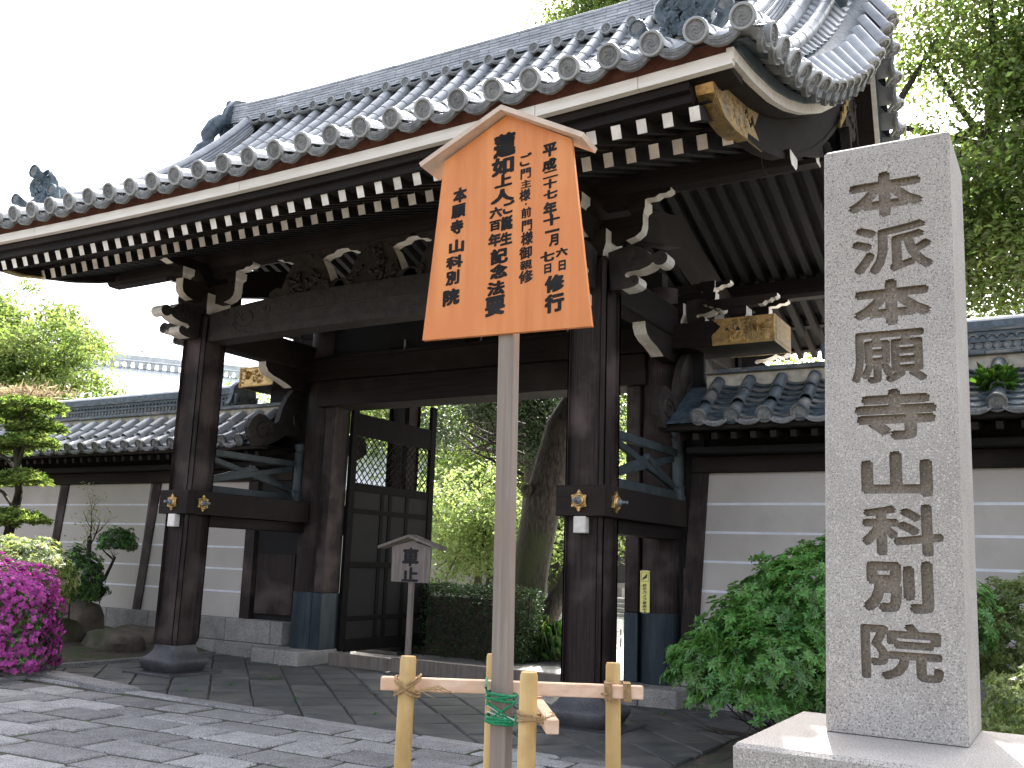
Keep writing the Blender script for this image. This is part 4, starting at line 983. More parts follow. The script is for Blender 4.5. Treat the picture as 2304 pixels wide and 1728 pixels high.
    for i, cx in enumerate(X):
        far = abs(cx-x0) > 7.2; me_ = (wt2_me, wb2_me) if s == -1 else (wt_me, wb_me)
        for k in range(3):
            y = 1.47+k*.31*math.cos(sl); z = 3.395+k*.31*math.sin(sl)
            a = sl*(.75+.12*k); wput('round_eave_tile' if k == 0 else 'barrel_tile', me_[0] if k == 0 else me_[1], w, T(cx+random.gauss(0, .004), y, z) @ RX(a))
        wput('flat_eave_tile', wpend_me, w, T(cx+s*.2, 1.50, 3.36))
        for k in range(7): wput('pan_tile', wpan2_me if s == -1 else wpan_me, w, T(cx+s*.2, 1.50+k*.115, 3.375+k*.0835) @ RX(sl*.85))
        MB_ = None
        rear.append(cx)
    rb = MB(); [rb.tube([(cx, 3.92, 3.40), (cx, 3.1, 4.0)], .08, 8) for cx in rear]; rb.build('rear_barrel_tiles', TILEB, w, 50)['kind'] = 'stuff'
    # plaster seat, flat courses, crest of discs and arcs, cap
    l2, h2 = (lo+.45, hi) if s == 1 else (lo, hi-.40)
    MB().box(l2, h2, 2.27, 3.13, 3.88, 4.055).build('mortar_seat', MORTAR, w)
    x = l2
    while x < h2-.05:
        L = min(.36, h2-x)
        MB().box(x+.002, x+L-.002, 2.19, 3.21, 4.057, 4.09, bev=.004).build('ridge_tile', TILEB, w)
        MB().box(x+.10, x+L+.09, 2.22, 3.18, 4.092, 4.12, bev=.004).build('ridge_tile', TILEB, w); x += L
    rs, re = (2.05, hi) if s == 1 else (lo, -8.35)
    m = MB(); m.box(rs, re, 2.44, 2.96, 4.121, 4.50); m.build('ridge_core', TILED, w)
    for zz, hw in ((4.13, .31), (4.245, .29), (4.375, .29), (4.40, .27)): MB().box(rs, re, 2.7-hw, 2.7+hw, zz, zz+.022).build('ridge_course', TILEB, w)
    x = rs+.06; cnt = 0
    while x < re-.05:
        if cnt < 140:
            wput('crest_disc', ring_me, w, T(x, 2.44, 4.20)); wput('crest_arc', arc_me, w, T(x+.045, 2.425, 4.29)); cnt += 1
        x += .098
    x = rs
    while x < re-.1: MB().tube([(x, 2.7, 4.46), (x+.30, 2.7, 4.462)], [.15, .145], 10).build('ridge_cap_tile', TILE, w, 50); x += .30
    xo = rs if s == 1 else re
    m = MB(); m.prism([(2.7+a, 4.1+b) for a, b in ((-.30, 0), (-.36, .1), (-.30, .2), (-.26, .42), (-.15, .52), (.15, .52), (.26, .42), (.30, .2), (.36, .1), (.30, 0))], 'yz', xo-.05, xo+.05)
    for q in (-1, 1): m.tube([(xo-s*.06, 2.7+q*.14, 4.28), (xo-s*.10, 2.7+q*.24, 4.36), (xo-s*.08, 2.7+q*.22, 4.2)], .045, 6)
    m.tube([(xo-s*.03, 2.45, 4.17), (xo-s*.03, 2.40, 4.17)], .05, 10, 1); m.build('ridge_end_tile', [TILED, TILEF], w, 40)
    # carved gable board facing the gate
    xg = x0+s*.16
    pl = [(1.28, 3.40), (1.22, 3.55), (1.30, 3.70), (1.42, 3.79), (1.56, 3.78), (1.70, 3.70), (1.80, 3.68), (1.87, 3.73), (1.93, 3.95), (2.03, 4.15), (2.2, 4.33), (2.45, 4.44), (2.7, 4.46), (2.95, 4.44), (3.2, 4.33), (3.37, 4.15), (3.47, 3.95), (3.55, 3.7), (3.85, 3.78), (4.1, 3.65), (4.15, 3.45), (3.9, 3.3), (3.4, 3.42), (3.1, 3.5), (2.9, 3.38), (2.7, 3.45), (2.5, 3.38), (2.3, 3.5), (2.05, 3.52), (1.9, 3.42), (1.6, 3.28), (1.4, 3.27)]
    m = MB(); m.prism(pl, 'yz', xg-.05, xg+.05)
    for side in (-1, 1):
        xs_ = xg+side*.052
        m.tube([(xs_, 1.55+.20*math.cos(t*.6)*(1-t*.05), 3.52+.16*math.sin(t*.6)*(1-t*.05)) for t in range(15)], .02, 5, 1)
        m.tube([(xs_, 2.95, 4.15), (xs_, 2.6, 4.10), (xs_, 2.35, 3.98), (xs_, 2.2, 3.85), (xs_, 2.22, 3.72), (xs_, 2.34, 3.66), (xs_, 2.48, 3.70)], .025, 5, 1)
        m.tube([(xs_, 2.3, 3.55), (xs_, 2.42, 3.48), (xs_, 2.56, 3.50), (xs_, 2.62, 3.60)], .022, 5, 1)
    m.build('carved_gable_board', [WCARV, WCARV], w)
    return w
wr = wall(.065, 13, 1, 'plastered wall with white stripes right of the gate, behind the carved stone pillar')
wl = wall(-6.47, -19.5, -1, 'plastered wall with white stripes left of the gate, behind the shrubs and rocks')

# ================================================================ STONE PILLAR
sp = thing('stone_pillar', (3.99, -5.805, -.05), 'tall speckled granite pillar with a carved vertical inscription on a stone plinth', 'stone pillar')
w0, w1, zb0, zt0 = .211, .2065, 1.098, 3.092; cxp, cyp = 3.987, -5.805
V = []; 
b = .007
def ringp(z, w, cx): return [(cx+sx*(w-(b if k else 0)), cyp+sy*(w-(0 if k else b)), z) for sx, sy, ks in ((-1, -1, (1, 0)), (1, -1, (0, 1)), (1, 1, (1, 0)), (-1, 1, (0, 1))) for k in (ks if False else ((0, 1) if (sx*sy > 0) else (1, 0)))]
m = MB(); V = []; lv = [(zb0, w0, 0), (zt0-.008, w1, .040), (zt0, w1-.008, .040)]
for z, w, dx in lv:
    c = w-.007
    V += [(cxp+dx+x, cyp+y, z) for x, y in ((-c, -w), (c, -w), (w, -c), (w, c), (c, w), (-c, w), (-w, c), (-w, -c))]
F = [(i*8+k, i*8+(k+1) % 8, i*8+8+(k+1) % 8, i*8+8+k) for i in range(2) for k in range(8)]+[tuple(range(7, -1, -1)), tuple(range(16, 24))]
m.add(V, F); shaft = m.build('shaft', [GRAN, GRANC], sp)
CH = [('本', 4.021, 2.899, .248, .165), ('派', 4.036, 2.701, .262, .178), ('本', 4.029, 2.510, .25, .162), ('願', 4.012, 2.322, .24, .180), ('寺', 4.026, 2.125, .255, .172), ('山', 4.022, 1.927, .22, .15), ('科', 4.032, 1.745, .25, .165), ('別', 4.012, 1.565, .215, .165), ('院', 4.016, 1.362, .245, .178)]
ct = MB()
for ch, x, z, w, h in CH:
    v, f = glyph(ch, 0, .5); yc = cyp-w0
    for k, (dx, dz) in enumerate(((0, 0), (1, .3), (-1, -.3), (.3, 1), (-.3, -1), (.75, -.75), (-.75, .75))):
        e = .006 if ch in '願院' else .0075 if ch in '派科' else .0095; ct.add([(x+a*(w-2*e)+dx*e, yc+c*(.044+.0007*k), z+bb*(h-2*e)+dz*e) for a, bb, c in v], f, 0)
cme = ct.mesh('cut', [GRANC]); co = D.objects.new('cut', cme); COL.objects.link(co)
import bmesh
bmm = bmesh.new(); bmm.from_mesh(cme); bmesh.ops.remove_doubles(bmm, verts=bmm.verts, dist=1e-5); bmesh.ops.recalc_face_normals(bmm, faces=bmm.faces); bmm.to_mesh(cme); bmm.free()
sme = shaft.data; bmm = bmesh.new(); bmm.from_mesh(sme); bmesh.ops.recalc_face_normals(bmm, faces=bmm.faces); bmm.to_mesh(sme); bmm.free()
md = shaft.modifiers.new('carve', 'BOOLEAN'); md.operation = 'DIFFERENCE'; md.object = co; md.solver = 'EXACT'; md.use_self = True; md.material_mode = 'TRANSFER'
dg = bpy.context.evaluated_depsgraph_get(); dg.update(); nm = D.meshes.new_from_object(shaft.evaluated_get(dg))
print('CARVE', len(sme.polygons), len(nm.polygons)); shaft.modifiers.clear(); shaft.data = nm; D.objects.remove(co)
MB().box(3.595, 4.385, -6.425, -5.60, .62, 1.095, bev=.012).build('plinth', GRAN, sp)
MB().box(3.50, 4.48, -6.55, -5.35, -.12, .62, bev=.02).build('plinth_base', GRAN, sp)

# ================================================================ NOTICE BOARD, STAKES
sg = thing('notice_board', (2.69105, -6.18058, -.0516), 'orange wooden notice board with a small gabled roof and black brush lettering', 'notice board')
sg.rotation_mode = 'XYZ'; sg.matrix_basis = T(2.69105, -6.18058, -.0516) @ RZ(R(6.4)) @ RY(-.017)
def local(mb, name, m, par, smooth=None):
    o = D.objects.new(name, mb.mesh(name, m, smooth)); COL.objects.link(o); o.parent = par; return o
pl = [(-.380, 2.532), (.347, 2.527), (.261, 3.297), (-.020, 3.452), (-.307, 3.294)]
m = MB(); m.prism(pl, 'xz', -.065, -.043); bd = local(m, 'board', ORANGE, sg)
m = MB(); m.box(-.364, .332, -.043, -.02, 2.62, 2.66); m.box(-.30, .26, -.043, -.02, 3.18, 3.22); local(m, 'batten', CEDAR, sg)
local(MB().box(-.049, .015, -.0425, .021, 0, 3.36, bev=.003), 'post', CEDAR, sg)
def roof_pair(par, ap, el, er, y0, y1, th, m):
    for e, sgn in ((el, -1), (er, 1)):
        dx, dz = e[0]-ap[0], e[1]-ap[1]; L = math.hypot(dx, dz); n = (-dz/L*sgn, dx/L*sgn)
        n = (abs(dz)/L*sgn, abs(dx)/L)
        p = [(ap[0], ap[1]), (e[0], e[1]), (e[0]+n[0]*th, e[1]+n[1]*th), (ap[0], ap[1]+th/(abs(dx)/L))]
        local(MB().prism(p, 'xz', y0, y1), 'roof_board', m, par)
roof_pair(sg, (-.028, 3.455), (-.392, 3.268), (.322, 3.272), -.112, .045, .020, ROOFB)
TX = [('平', .17, 3.265, .062, .058), ('成', .169, 3.204, .062, .051), ('二', .174, 3.162, .065, .031), ('十', .173, 3.122, .058, .041), ('七', .175, 3.078, .061, .04), ('年', .174, 3.018, .058, .06), ('十', .181, 2.97, .071, .047), ('一', .184, 2.924, .061, .013), ('月', .191, 2.886, .04, .049), ('六', .225, 2.833, .05, .036), ('日', .227, 2.779, .03, .042), ('七', .165, 2.822, .061, .043), ('日', .167, 2.773, .03, .039), ('修', .196, 2.71, .083, .071), ('行', .196, 2.632, .083, .077),
('蓮', -.029, 3.321, .101, .106), ('如', -.035, 3.231, .101, .08), ('上', -.031, 3.168, .079, .056), ('人', -.034, 3.103, .107, .059), ('ご', -.005, 3.05, .053, .055), ('誕', -.012, 2.984, .053, .061), ('生', -.013, 2.919, .053, .054), ('六', -.061, 3.035, .057, .048), ('百', -.064, 2.98, .05, .044), ('年', -.064, 2.919, .057, .058), ('記', -.043, 2.849, .078, .067), ('念', -.043, 2.786, .078, .06), ('法', -.054, 2.717, .078, .06), ('要', -.056, 2.645, .088, .082), ('本', -.227, 3.135, .064, .067), ('願', -.232, 3.066, .067, .06), ('寺', -.237, 2.998, .06, .063), ('山', -.236, 2.915, .07, .059), ('科', -.243, 2.848, .078, .055), ('別', -.25, 2.782, .063, .061), ('院', -.253, 2.701, .077, .071)]
TX2 = [('ご', .066, 3.242, .053, .055), ('門', .067, 3.182, .046, .045), ('主', .069, 3.138, .046, .034), ('様', .065, 3.091, .049, .051), ('・', .07, 3.052, .008, .008), ('前', .072, 3.016, .045, .044), ('門', .076, 2.961, .045, .047), ('様', .077, 2.908, .052, .057), ('御', .072, 2.849, .055, .053), ('親', .075, 2.799, .052, .04), ('修', .075, 2.751, .062, .053)]
put_text(TX, -.0657, INK, bd, .058, wpar=False); put_text(TX2, -.0657, INK, bd, .034, wpar=False)

th = R(30); ux, uy = math.cos(th), math.sin(th); O = Vector((2.672, -6.20, 0))
def fp(u, v, z): return (O.x+u*ux-v*uy, O.y+u*uy+v*ux, z)
fr = thing('stake_frame', (2.67, -6.2, -.1), 'four peeled stakes with two lashed rails propping the post of the orange notice board', 'stake frame')
MF = Matrix.Translation(O) @ RZ(th)
for n, (u, v, zt, r, lx) in enumerate(((-.36, -.0, 1.245, .031, .012), (.41, .130, 1.235, .029, -.01), (-.055, .42, 1.225, .030, 0), (.085, -.30, 1.236, .031, .01))):
    zs_ = [-.12, .3, .7, zt-.012, zt]; MB().tube([fp(u-lx*(zt-z)*.8+.003*math.sin(z*9), v, z) for z in zs_], [r*1.02, r, r*1.0, r*.98, r*.86], 16).build('stake', PEELED, fr, 50)
m = MB(); m.box(-.47, .515, .062, .100, 1.112, 1.160, bev=.003, M=MF); m.build('crossbar', FRESH, fr)
m = MB(); m.box(-.021, .021, -.42, .48, 1.058, 1.104, bev=.003, M=MF @ T(.125, 0, 0) @ RZ(R(5))); m.build('crossbar', FRESH, fr)
def wrap(cu, cv, z, a, b_, turns, mname, r, mtl, tilt=.0, zstep=.006):
    m = MB()
    for k in range(turns):
        ph = random.uniform(-.3, .3)
        pts = []
        for t in range(17):
            q = 2*math.pi*t/16; e = 3
            cc, ss = math.cos(q), math.sin(q); rr = 1/((abs(cc)**e+abs(ss)**e)**(1/e))
            pts.append(fp(cu+a*cc*rr, cv+b_*ss*rr, z+k*zstep+tilt*cc*(1 if k % 2 else -1)+random.uniform(-.002, .002)))
        m.tube(pts, r, 6, cap=False)
    m.build(mname, mtl, fr, 60)
wrap(-.365, .045, 1.125, .045, .085, 4, 'jute_lashing', .0045, JUTE, .03)
wrap(.37, .095, 1.13, .012, .055, 1, 'jute_lashing', .004, JUTE, 0)
for cu in (.375, .445):
    m = MB()
    for k in range(4):
        m.tube([fp(cu+k*.007, .054, 1.106), fp(cu+k*.007-.003, .054, 1.166), fp(cu+k*.007, .108, 1.168), fp(cu+k*.007, .108, 1.104), fp(cu+k*.007, .054, 1.106)], .0042, 6)
    m.build('jute_lashing', JUTE, fr, 60)
wrap(.108, -.305, 1.085, .060, .043, 3, 'jute_lashing', .0045, JUTE, .012)
for k in range(7):     # loose jute fibres
    MB().tube([fp(-.33, -.03, 1.13), fp(-.30+.01*k, -.045, 1.125+.004*k), fp(-.255+.012*k, -.05, 1.12+.006*random.uniform(-3, 3))], .0016, 4).build('fibre', JUTE, fr)
    MB().tube([fp(.125+random.uniform(-.02, .02), -.42, 1.10), fp(.13+random.uniform(-.04, .04), -.43, 1.115+random.random()*.015)], .0012, 3).build('fibre', JUTE, fr)
wrap(-.014, .004, 1.105, .054, .056, 3, 'green_lashing', .0055, GREENR, .006, .009)
wrap(-.014, .004, 1.025, .054, .056, 3, 'green_lashing', .0055, GREENR, .004, .008)
m = MB()
for a, b_ in (((-.066, -.03, 1.10), (.036, -.045, 1.03)), ((-.066, -.03, 1.03), (.036, -.045, 1.10)), ((-.067, -.025, 1.09), (.034, -.046, 1.02)), ((-.068, .0, 1.13), (-.072, .055, 1.17))): m.tube([fp(*a), fp((a[0]+b_[0])/2, -.052, (a[2]+b_[2])/2), fp(*b_)], .005, 6)
m.build('green_lashing', GREENR, fr, 60)
m = MB(); 
for k in range(3): m.tube([fp(-.064, -.035, 1.085-.02*k), fp(-.012, -.054, 1.06-.01*k), fp(.036, -.045, 1.04-.004*k)], .0022, 5)
m.build('wire_tie', WIRE, fr, 60)

# ================================================================ SMALL SIGN, YELLOW PLATE
ss = thing('stop_sign_board', (-3.10, .97, -.05), 'small weathered wooden sign with two large characters before the open door leaf', 'sign')
m = MB(); m.prism([(-3.40, 1.293), (-2.785, 1.293), (-2.775, 1.752), (-3.10, 1.83), (-3.41, 1.752)], 'xz', .95, .975); sb = m.build('board', PALEW, ss)
for pts in ([(-3.10, 1.875), (-3.60, 1.722), (-3.60, 1.757), (-3.10, 1.912)], [(-3.10, 1.875), (-2.60, 1.722), (-2.60, 1.757), (-3.10, 1.912)]): MB().prism(pts, 'xz', .88, 1.06).build('roof_board', PALEW, ss)
MB().box(-3.13, -3.065, .976, 1.03, -.03, 1.84, bev=.003).build('post', PALEW, ss)
MB().box(-3.38, -2.72, .80, 1.15, -.045, -.005, bev=.01).build('foot_plate', IRON, ss)
put_text([('車', -3.095, 1.620, .27, .245), ('止', -3.09, 1.395, .27, .19)], .9485, INK, sb, .045, skew=0)
yp = thing('camera_notice', (-.27, 2.185, 1.3), 'narrow yellow notice with black vertical lettering on the dark gate post', 'notice')
m = MB(); m.box(-.350, -.222, 2.182, 2.188, 1.03, 1.55, 0); m.m[1] = 0; m.box(-.350, -.222, 2.1885, 2.189, 1.03, 1.55, 0); yb_ = m.build('plate', YEL, yp)
put_text([(c, -.288, 1.365-.043*k, .052, .038) for k, c in enumerate('防犯カメラ録画中')]+[('！', -.284, 1.365-.043*7.9, .02, .04)], 2.1815, BLACK, yb_, .03, slant=.25); m = MB()
m.prism([(-.315, 1.455), (-.285, 1.485), (-.262, 1.512), (-.250, 1.505), (-.262, 1.478), (-.252, 1.462), (-.272, 1.458), (-.285, 1.445), (-.300, 1.448), (-.305, 1.43), (-.318, 1.435)], 'xz', 2.1800, 2.1815)
m.build('camera_icon', BLACK, yb_); m = MB()
for a, b2, c, d in ((-.334, -.331, 1.415, 1.53), (-.240, -.237, 1.415, 1.53), (-.334, -.237, 1.415, 1.418), (-.334, -.237, 1.527, 1.53)): m.box(a, b2, 2.1803, 2.1815, c, d)
m.build('icon_frame', BLACK, yb_)
for z in (1.02, 1.28, 1.555): MB().tube([(-.286-.04, 2.183, z), (-.286+.04, 2.183, z)], .003, 5).build('fixing_wire', WIRE, yp)

# ================================================================ PLANTS AND THINGS ROUND THE GATE
def plant(name, loc, label, cat, group=None): return thing(name, loc, label, cat, group)
# glossy rosette shrub right of the gate (in front of the wall)
b = plant('rosette_shrub', (2.6, -.1, -.08), 'large glossy green shrub in layered mounds left of the carved stone pillar', 'shrub')
def mound(c, rad, n, cut=None, low=.82):
    d = RNG.normal(size=(n*4, 3)); d /= np.linalg.norm(d, axis=1)[:, None]; d = d[d[:, 2] > -.35][:n]
    k = 1+.10*np.sin(d[:, 0]*7+c[0]*3)*np.cos(d[:, 1]*6)+.06*np.sin(d[:, 2]*15+d[:, 0]*9)
    p = d*RNG.uniform(low, 1, len(d))[:, None]*k[:, None]*np.array(rad)+np.array(c); return p, d*np.array([1, 1, 1.6])
PC, PN = [], []
for c, rad, n in (((2.05, -.25, .98), (.72, .70, .52), 620), ((2.62, -.1, 1.32), (.85, .8, .60), 800), ((1.62, -.45, .70), (.52, .5, .36), 330), ((2.25, -.75, .80), (.55, .4, .40), 330), ((1.95, -.5, .50), (.62, .5, .26), 260), ((3.3, .1, 1.2), (.6, .7, .6), 300)):
    p, nn = mound(c, rad, n); PC.append(p); PN.append(nn)
PC = np.concatenate(PC); PN = np.concatenate(PN)+RNG.normal(size=PC.shape)*.35+np.array([0, -.1, .5])
keep = PC[:, 2] > .34; PC, PN = PC[keep], PN[keep]
PC = np.concatenate([PC, PC*np.array([1, 1, .985])+RNG.normal(size=PC.shape)*.035]); PN = np.concatenate([PN, PN+RNG.normal(size=PN.shape)*.3])
PC = np.concatenate([PC, PC[::2]+RNG.normal(size=PC[::2].shape)*.03]); PN = np.concatenate([PN, PN[::2]])
rosettes('foliage', PC, PN, 8, .062, .19, [LBUSH], b, .22)
m = MB(); 
for p0, d0, L0 in (((2.75, -.2, -.05), (-.8, -.35, .35), 1.3), ((2.75, -.1, -.05), (-.3, -.2, .9), 1.1), ((2.85, 0, -.05), (.3, .1, .9), 1.2), ((2.7, -.35, .0), (-.95, -.3, .12), 1.2), ((2.8, -.3, 0), (-.6, -.7, .4), .9), ((2.9, -.4, 0), (.2, -.6, .5), .7)):
    branchy(m, p0, d0, L0, .035, 2, 4, .6, None, .25)
m.build('branches', BARK2, b, 60)
# pale azalea mound and low yellow-green shrub right of the stone pillar
b = plant('pale_azalea', (4.2, .9, -.08), 'rounded pale green azalea against the wall right of the stone pillar', 'shrub')
p, nn = mound((4.15, .9, .95), (.66, .6, .72), 2600); rosettes('foliage', p, nn+RNG.normal(size=p.shape)*.4, 6, .05, .22, [LPALE, LMAP], b, .3, (RNG.random(len(p)) < .45).astype(int))
m = MB(); branchy(m, (4.15, .9, -.05), (0, 0, 1), .9, .03, 2, 5, .6); m.build('branches', BARK2, b)
b = plant('low_shrub', (4.6, -.9, -.08), 'low yellow-green shrub beside the plinth of the stone pillar', 'shrub')
p, nn = mound((4.55, -.9, .45), (.78, .7, .62), 3600); rosettes('foliage', p, nn+RNG.normal(size=p.shape)*.5, 6, .038, .24, [LMAP, LPALE, LPALE], b, .3, RNG.integers(0, 3, len(p)))
m = MB(); branchy(m, (4.55, -.9, -.05), (0, 0, 1), .6, .03, 2, 5, .6); m.build('branches', BARK2, b)
# azalea in flower
b = plant('flowering_azalea', (-8.0, -2.0, -.06), 'rounded azalea bush covered in magenta flowers at the left edge', 'azalea')
p, nn = mound((-7.85, -1.95, .66), (.98, .95, .74), 2600, low=.9); p2, n2 = mound((-7.75, -2.0, .22), (1.0, .98, .50), 1800, low=.9); p = np.concatenate([p, p2]); nn = np.concatenate([nn, n2]); rosettes('foliage', p, nn+RNG.normal(size=p.shape)*.5, 6, .055, .20, [LAZ, LBUSH], b, .3, RNG.integers(0, 2, len(p)))
p, nn = mound((-7.85, -1.95, .68), (1.02, .99, .77), 2600, low=.95); p2, n2 = mound((-7.75, -2.0, .24), (1.03, 1.0, .52), 1300, low=.95); p = np.concatenate([p, p2]); nn = np.concatenate([nn, n2]); w = np.sin(p[:, 0]*5)+np.sin(p[:, 2]*6+1)+np.sin(p[:, 1]*5)+p[:, 2]*.9+RNG.normal(size=len(p))*.9; k = w > -.7
rosettes('flowers', p[k], nn[k]+RNG.normal(size=(k.sum(), 3))*.35, 5, .048, .42, [PINK], b, .45)
m = MB(); branchy(m, (-7.85, -1.95, -.05), (0, 0, 1), .7, .03, 2, 5, .6); m.build('branches', BARK2, b)
b = plant('budding_azalea', (-9.2, -.9, -.06), 'pale leafed azalea mound behind the magenta azalea', 'azalea')
p, nn = mound((-9.15, -.7, 1.05), (1.0, .8, .66), 2600, low=.9); k = RNG.random(len(p)); rosettes('foliage', p, nn+RNG.normal(size=p.shape)*.45, 6, .055, .22, [LPALE, LAZ, MORTAR], b, .3, np.where(k < .55, 0, np.where(k < .93, 1, 2)))
m = MB(); branchy(m, (-9.15, -.7, -.05), (0, 0, 1), .9, .035, 2, 5, .6); m.build('branches', BARK2, b)
b = plant('dark_shrub', (-9.0, .9, -.06), 'dark green shrub in shade between the pale azalea and the bare tree', 'shrub')
p, nn = mound((-9.85, .75, .95), (.50, .5, .62), 800); rosettes('foliage', p, nn+RNG.normal(size=p.shape)*.5, 6, .07, .22, [LHED, LBUSH], b, .3, RNG.integers(0, 2, len(p)))
m = MB(); branchy(m, (-9.85, .75, -.05), (0, 0, 1), .8, .03, 2, 4, .6); m.build('branches', BARK2, b)
# cloud-pruned pine
b = plant('cloud_pruned_pine', (-11.3, .6, .0), 'cloud-pruned pine with stepped pads of bright needles at the left edge', 'pine')
m = MB(); tk = [(-11.3, .6, 0), (-11.25, .55, .9), (-11.4, .5, 1.7), (-11.15, .45, 2.5), (-11.3, .4, 3.2), (-11.25, .4, 3.9)]; m.tube(tk, [.12, .10, .085, .07, .055, .035], 8)
PADS = [(-11.2, .35, 4.0, .85, .6), (-11.9, .5, 3.85, .8, .6), (-10.85, .25, 3.35, .62, .45), (-11.9, .4, 3.3, .6, .45), (-10.65, .15, 2.70, .52, .4), (-11.7, .3, 2.7, .4, .3), (-10.75, .1, 2.05, .75, .5), (-11.7, .2, 2.0, .6, .5), (-11.1, .6, 3.65, .55, .4)]
for x, y, z, r, _ in PADS: m.tube([(-11.28, .45, z-.45), ((x-11.28)/2, (y+.45)/2, z-.22), (x, y, z-.1)], [.04, .03, .02], 6); branchy(m, (x, y, z-.12), (.3, -.1, .3), r*.7, .015, 1, 5, 1.2)
m.build('trunk', BARK, b, 60)
PP = []; NN = []
for x, y, z, r, ry in PADS:
    n = int(1100*r); a = RNG.random(n)*6.283; q = np.sqrt(RNG.random(n)); hx = q*np.cos(a); hy = q*np.sin(a)
    PP.append(np.stack([x+hx*r*(1+.12*np.sin(a*5)), y+hy*ry, z-.08+.17*(1-q**2)*RNG.uniform(.2, 1.1, n)+.03*np.sin(hx*14)], 1)); NN.append(np.stack([hx*.5, hy*.5, np.ones(n)], 1))
PP = np.concatenate(PP); NN = np.concatenate(NN)+RNG.normal(size=PP.shape)*.25
rosettes('needle_pads', PP, NN, 7, .085, .045, [LPINE, LAZ], b, .9, (RNG.random(len(PP)) < .3).astype(int))
# bare tree with a clipped ball
b = plant('sparse_clipped_tree', (-10.2, 1.5, -.02), 'small twisted tree, bare at the top with one clipped ball of dark leaves', 'tree')
m = MB(); m.tube([(-10.35, 1.45, .2), (-10.5, 1.45, .7), (-10.45, 1.45, 1.2), (-10.5, 1.45, 1.8)], [.085, .07, .05, .035], 8); e = []
m.tube([(-10.4, 1.45, .55), (-10.15, 1.45, .95), (-9.95, 1.45, 1.1), (-9.75, 1.45, 1.45)], [.05, .04, .032, .022], 7)
for k in range(4): branchy(m, (-10.48, 1.45, 1.2+.2*k), (random.uniform(-1, 1), random.uniform(-.4, .4), 1), .55, .018, 2, 4, .7, e, .5)
for k in range(3): branchy(m, (-9.78, 1.45, 1.4), (random.uniform(-1, 1), random.uniform(-1, 1), .8), .3, .012, 1, 4, .8)
m.build('trunk', BARK2, b, 60)
p, nn = mound((-9.72, 1.45, 1.68), (.34, .32, .30), 650, low=.5); rosettes('clipped_ball', p, nn+RNG.normal(size=p.shape)*.5, 5, .05, .25, [LHED, LBUSH], b, .3, RNG.integers(0, 2, len(p)))
p, nn = mound((-10.1, 1.35, .85), (.32, .25, .15), 260, low=.4); rosettes('lower_foliage', p, nn+RNG.normal(size=p.shape)*.5, 5, .055, .25, [LHED, LBUSH], b, .3, RNG.integers(0, 2, len(p)))
e = np.array(e); k = RNG.random(len(e)) < .25; leafmesh('sprouts', np.repeat(e[k], 5, 0)+RNG.normal(size=(k.sum()*5, 3))*.04, .05, LPALE, b)
# rocks
def rock(loc, r, label, seed):
    mb = MB(); V = []; n1, n2 = 18, 11
    for i in range(n2+1):
        ph = -math.pi/2+math.pi*i/n2
        for j in range(n1):
            t = 2*math.pi*j/n1; p = Vector((math.cos(ph)*math.cos(t), math.cos(ph)*math.sin(t), math.sin(ph)))
            p = Vector([math.copysign(abs(c)**.75, c) for c in p]); q = 1+.28*noise.noise(p*1.3+Vector((seed*7, 0, 0)))+.08*noise.noise(p*4+Vector((seed*3, 2, 0)))
            V.append((loc[0]+p.x*q*r[0], loc[1]+p.y*q*r[1], loc[2]+p.z*q*r[2]))
    F = [(i*n1+j, i*n1+(j+1) % n1, (i+1)*n1+(j+1) % n1, (i+1)*n1+j) for i in range(n2) for j in range(n1)]
    o = mb.add(V, F).build('garden_rock', ROCK, None, 60); tag(o, label, 'rock', 'rocks edging the left garden bed')
for k, (l, r, t) in enumerate((((-9.95, .7, .12), (.42, .34, .30), 'squat brown rock, middle of the row below the left wall'), ((-8.9, .95, .08), (.60, .36, .26), 'long low brown rock nearest the left gate pillar'), ((-10.0, -.05, .02), (.26, .2, .18), 'small flat rock beside the magenta azalea'), ((-10.25, 1.3, .38), (.40, .3, .36), 'tall upright brown rock at the foot of the bare tree'), ((-9.3, 1.7, .12), (.55, .3, .2), 'rock half buried in soil under the left wall'))): rock(l, r, t, k+1)
# dry tuft on left wall, grass tuft on right wall
P = RNG.normal(size=(900, 3))*np.array([.55, .25, .06])+np.array([-14.6, 2.4, 4.72]); o = leafmesh('dry_grass_tuft', P, .2, LDRY, None, -.5, .06, .1); tag(o, 'dry straw-coloured grass growing on the crest of the left wall', 'grass tuft')
A_ = RNG.normal(size=(160, 3))*np.array([.05, .05, .02])+np.array([3.86, 1.85, 3.62]); o = rosettes('fern_tuft', A_, RNG.normal(size=A_.shape)*.4+np.array([0, -.3, 1]), 3, .16, .05, [LGRS], None, 1.2); tag(o, 'green grass tuft growing between tiles of the right wall roof', 'grass tuft')

# ---------------------------------------------------------------- beyond the gate
def tree(name, loc, label, leaf, trunk, rads, cl, per, spr, lsz, bark=BARK, group=None, nb=5, cat='tree', aspect=.5):
    t = plant(name, loc, label, cat, group); m = MB(); m.tube(trunk, rads, 12); e = Vector(trunk[-1]); k0 = len(trunk)-2
    for c in cl[:nb*3]:
        s = Vector(trunk[max(1, min(len(trunk)-1, k0+random.randint(0, 1)))]); c = Vector(c[:3]); md = (s+c)/2+Vector((random.uniform(-.3, .3), random.uniform(-.3, .3), -.15*(c-s).length*.4))
        r = rads[-1]*random.uniform(.4, .8); m.tube([s, md, c], [r, r*.6, r*.25], 6)
    m.build('trunk', bark, t, 60); leafmesh('crown', clumps(cl, per, spr), lsz, leaf, t, .35, aspect, .4); return t
def cluster(c, rad, n, lo=.5, r0=.7, r1=1.3): return [(*p, random.uniform(r0, r1)) for p in shell(c, rad, n, lo)]
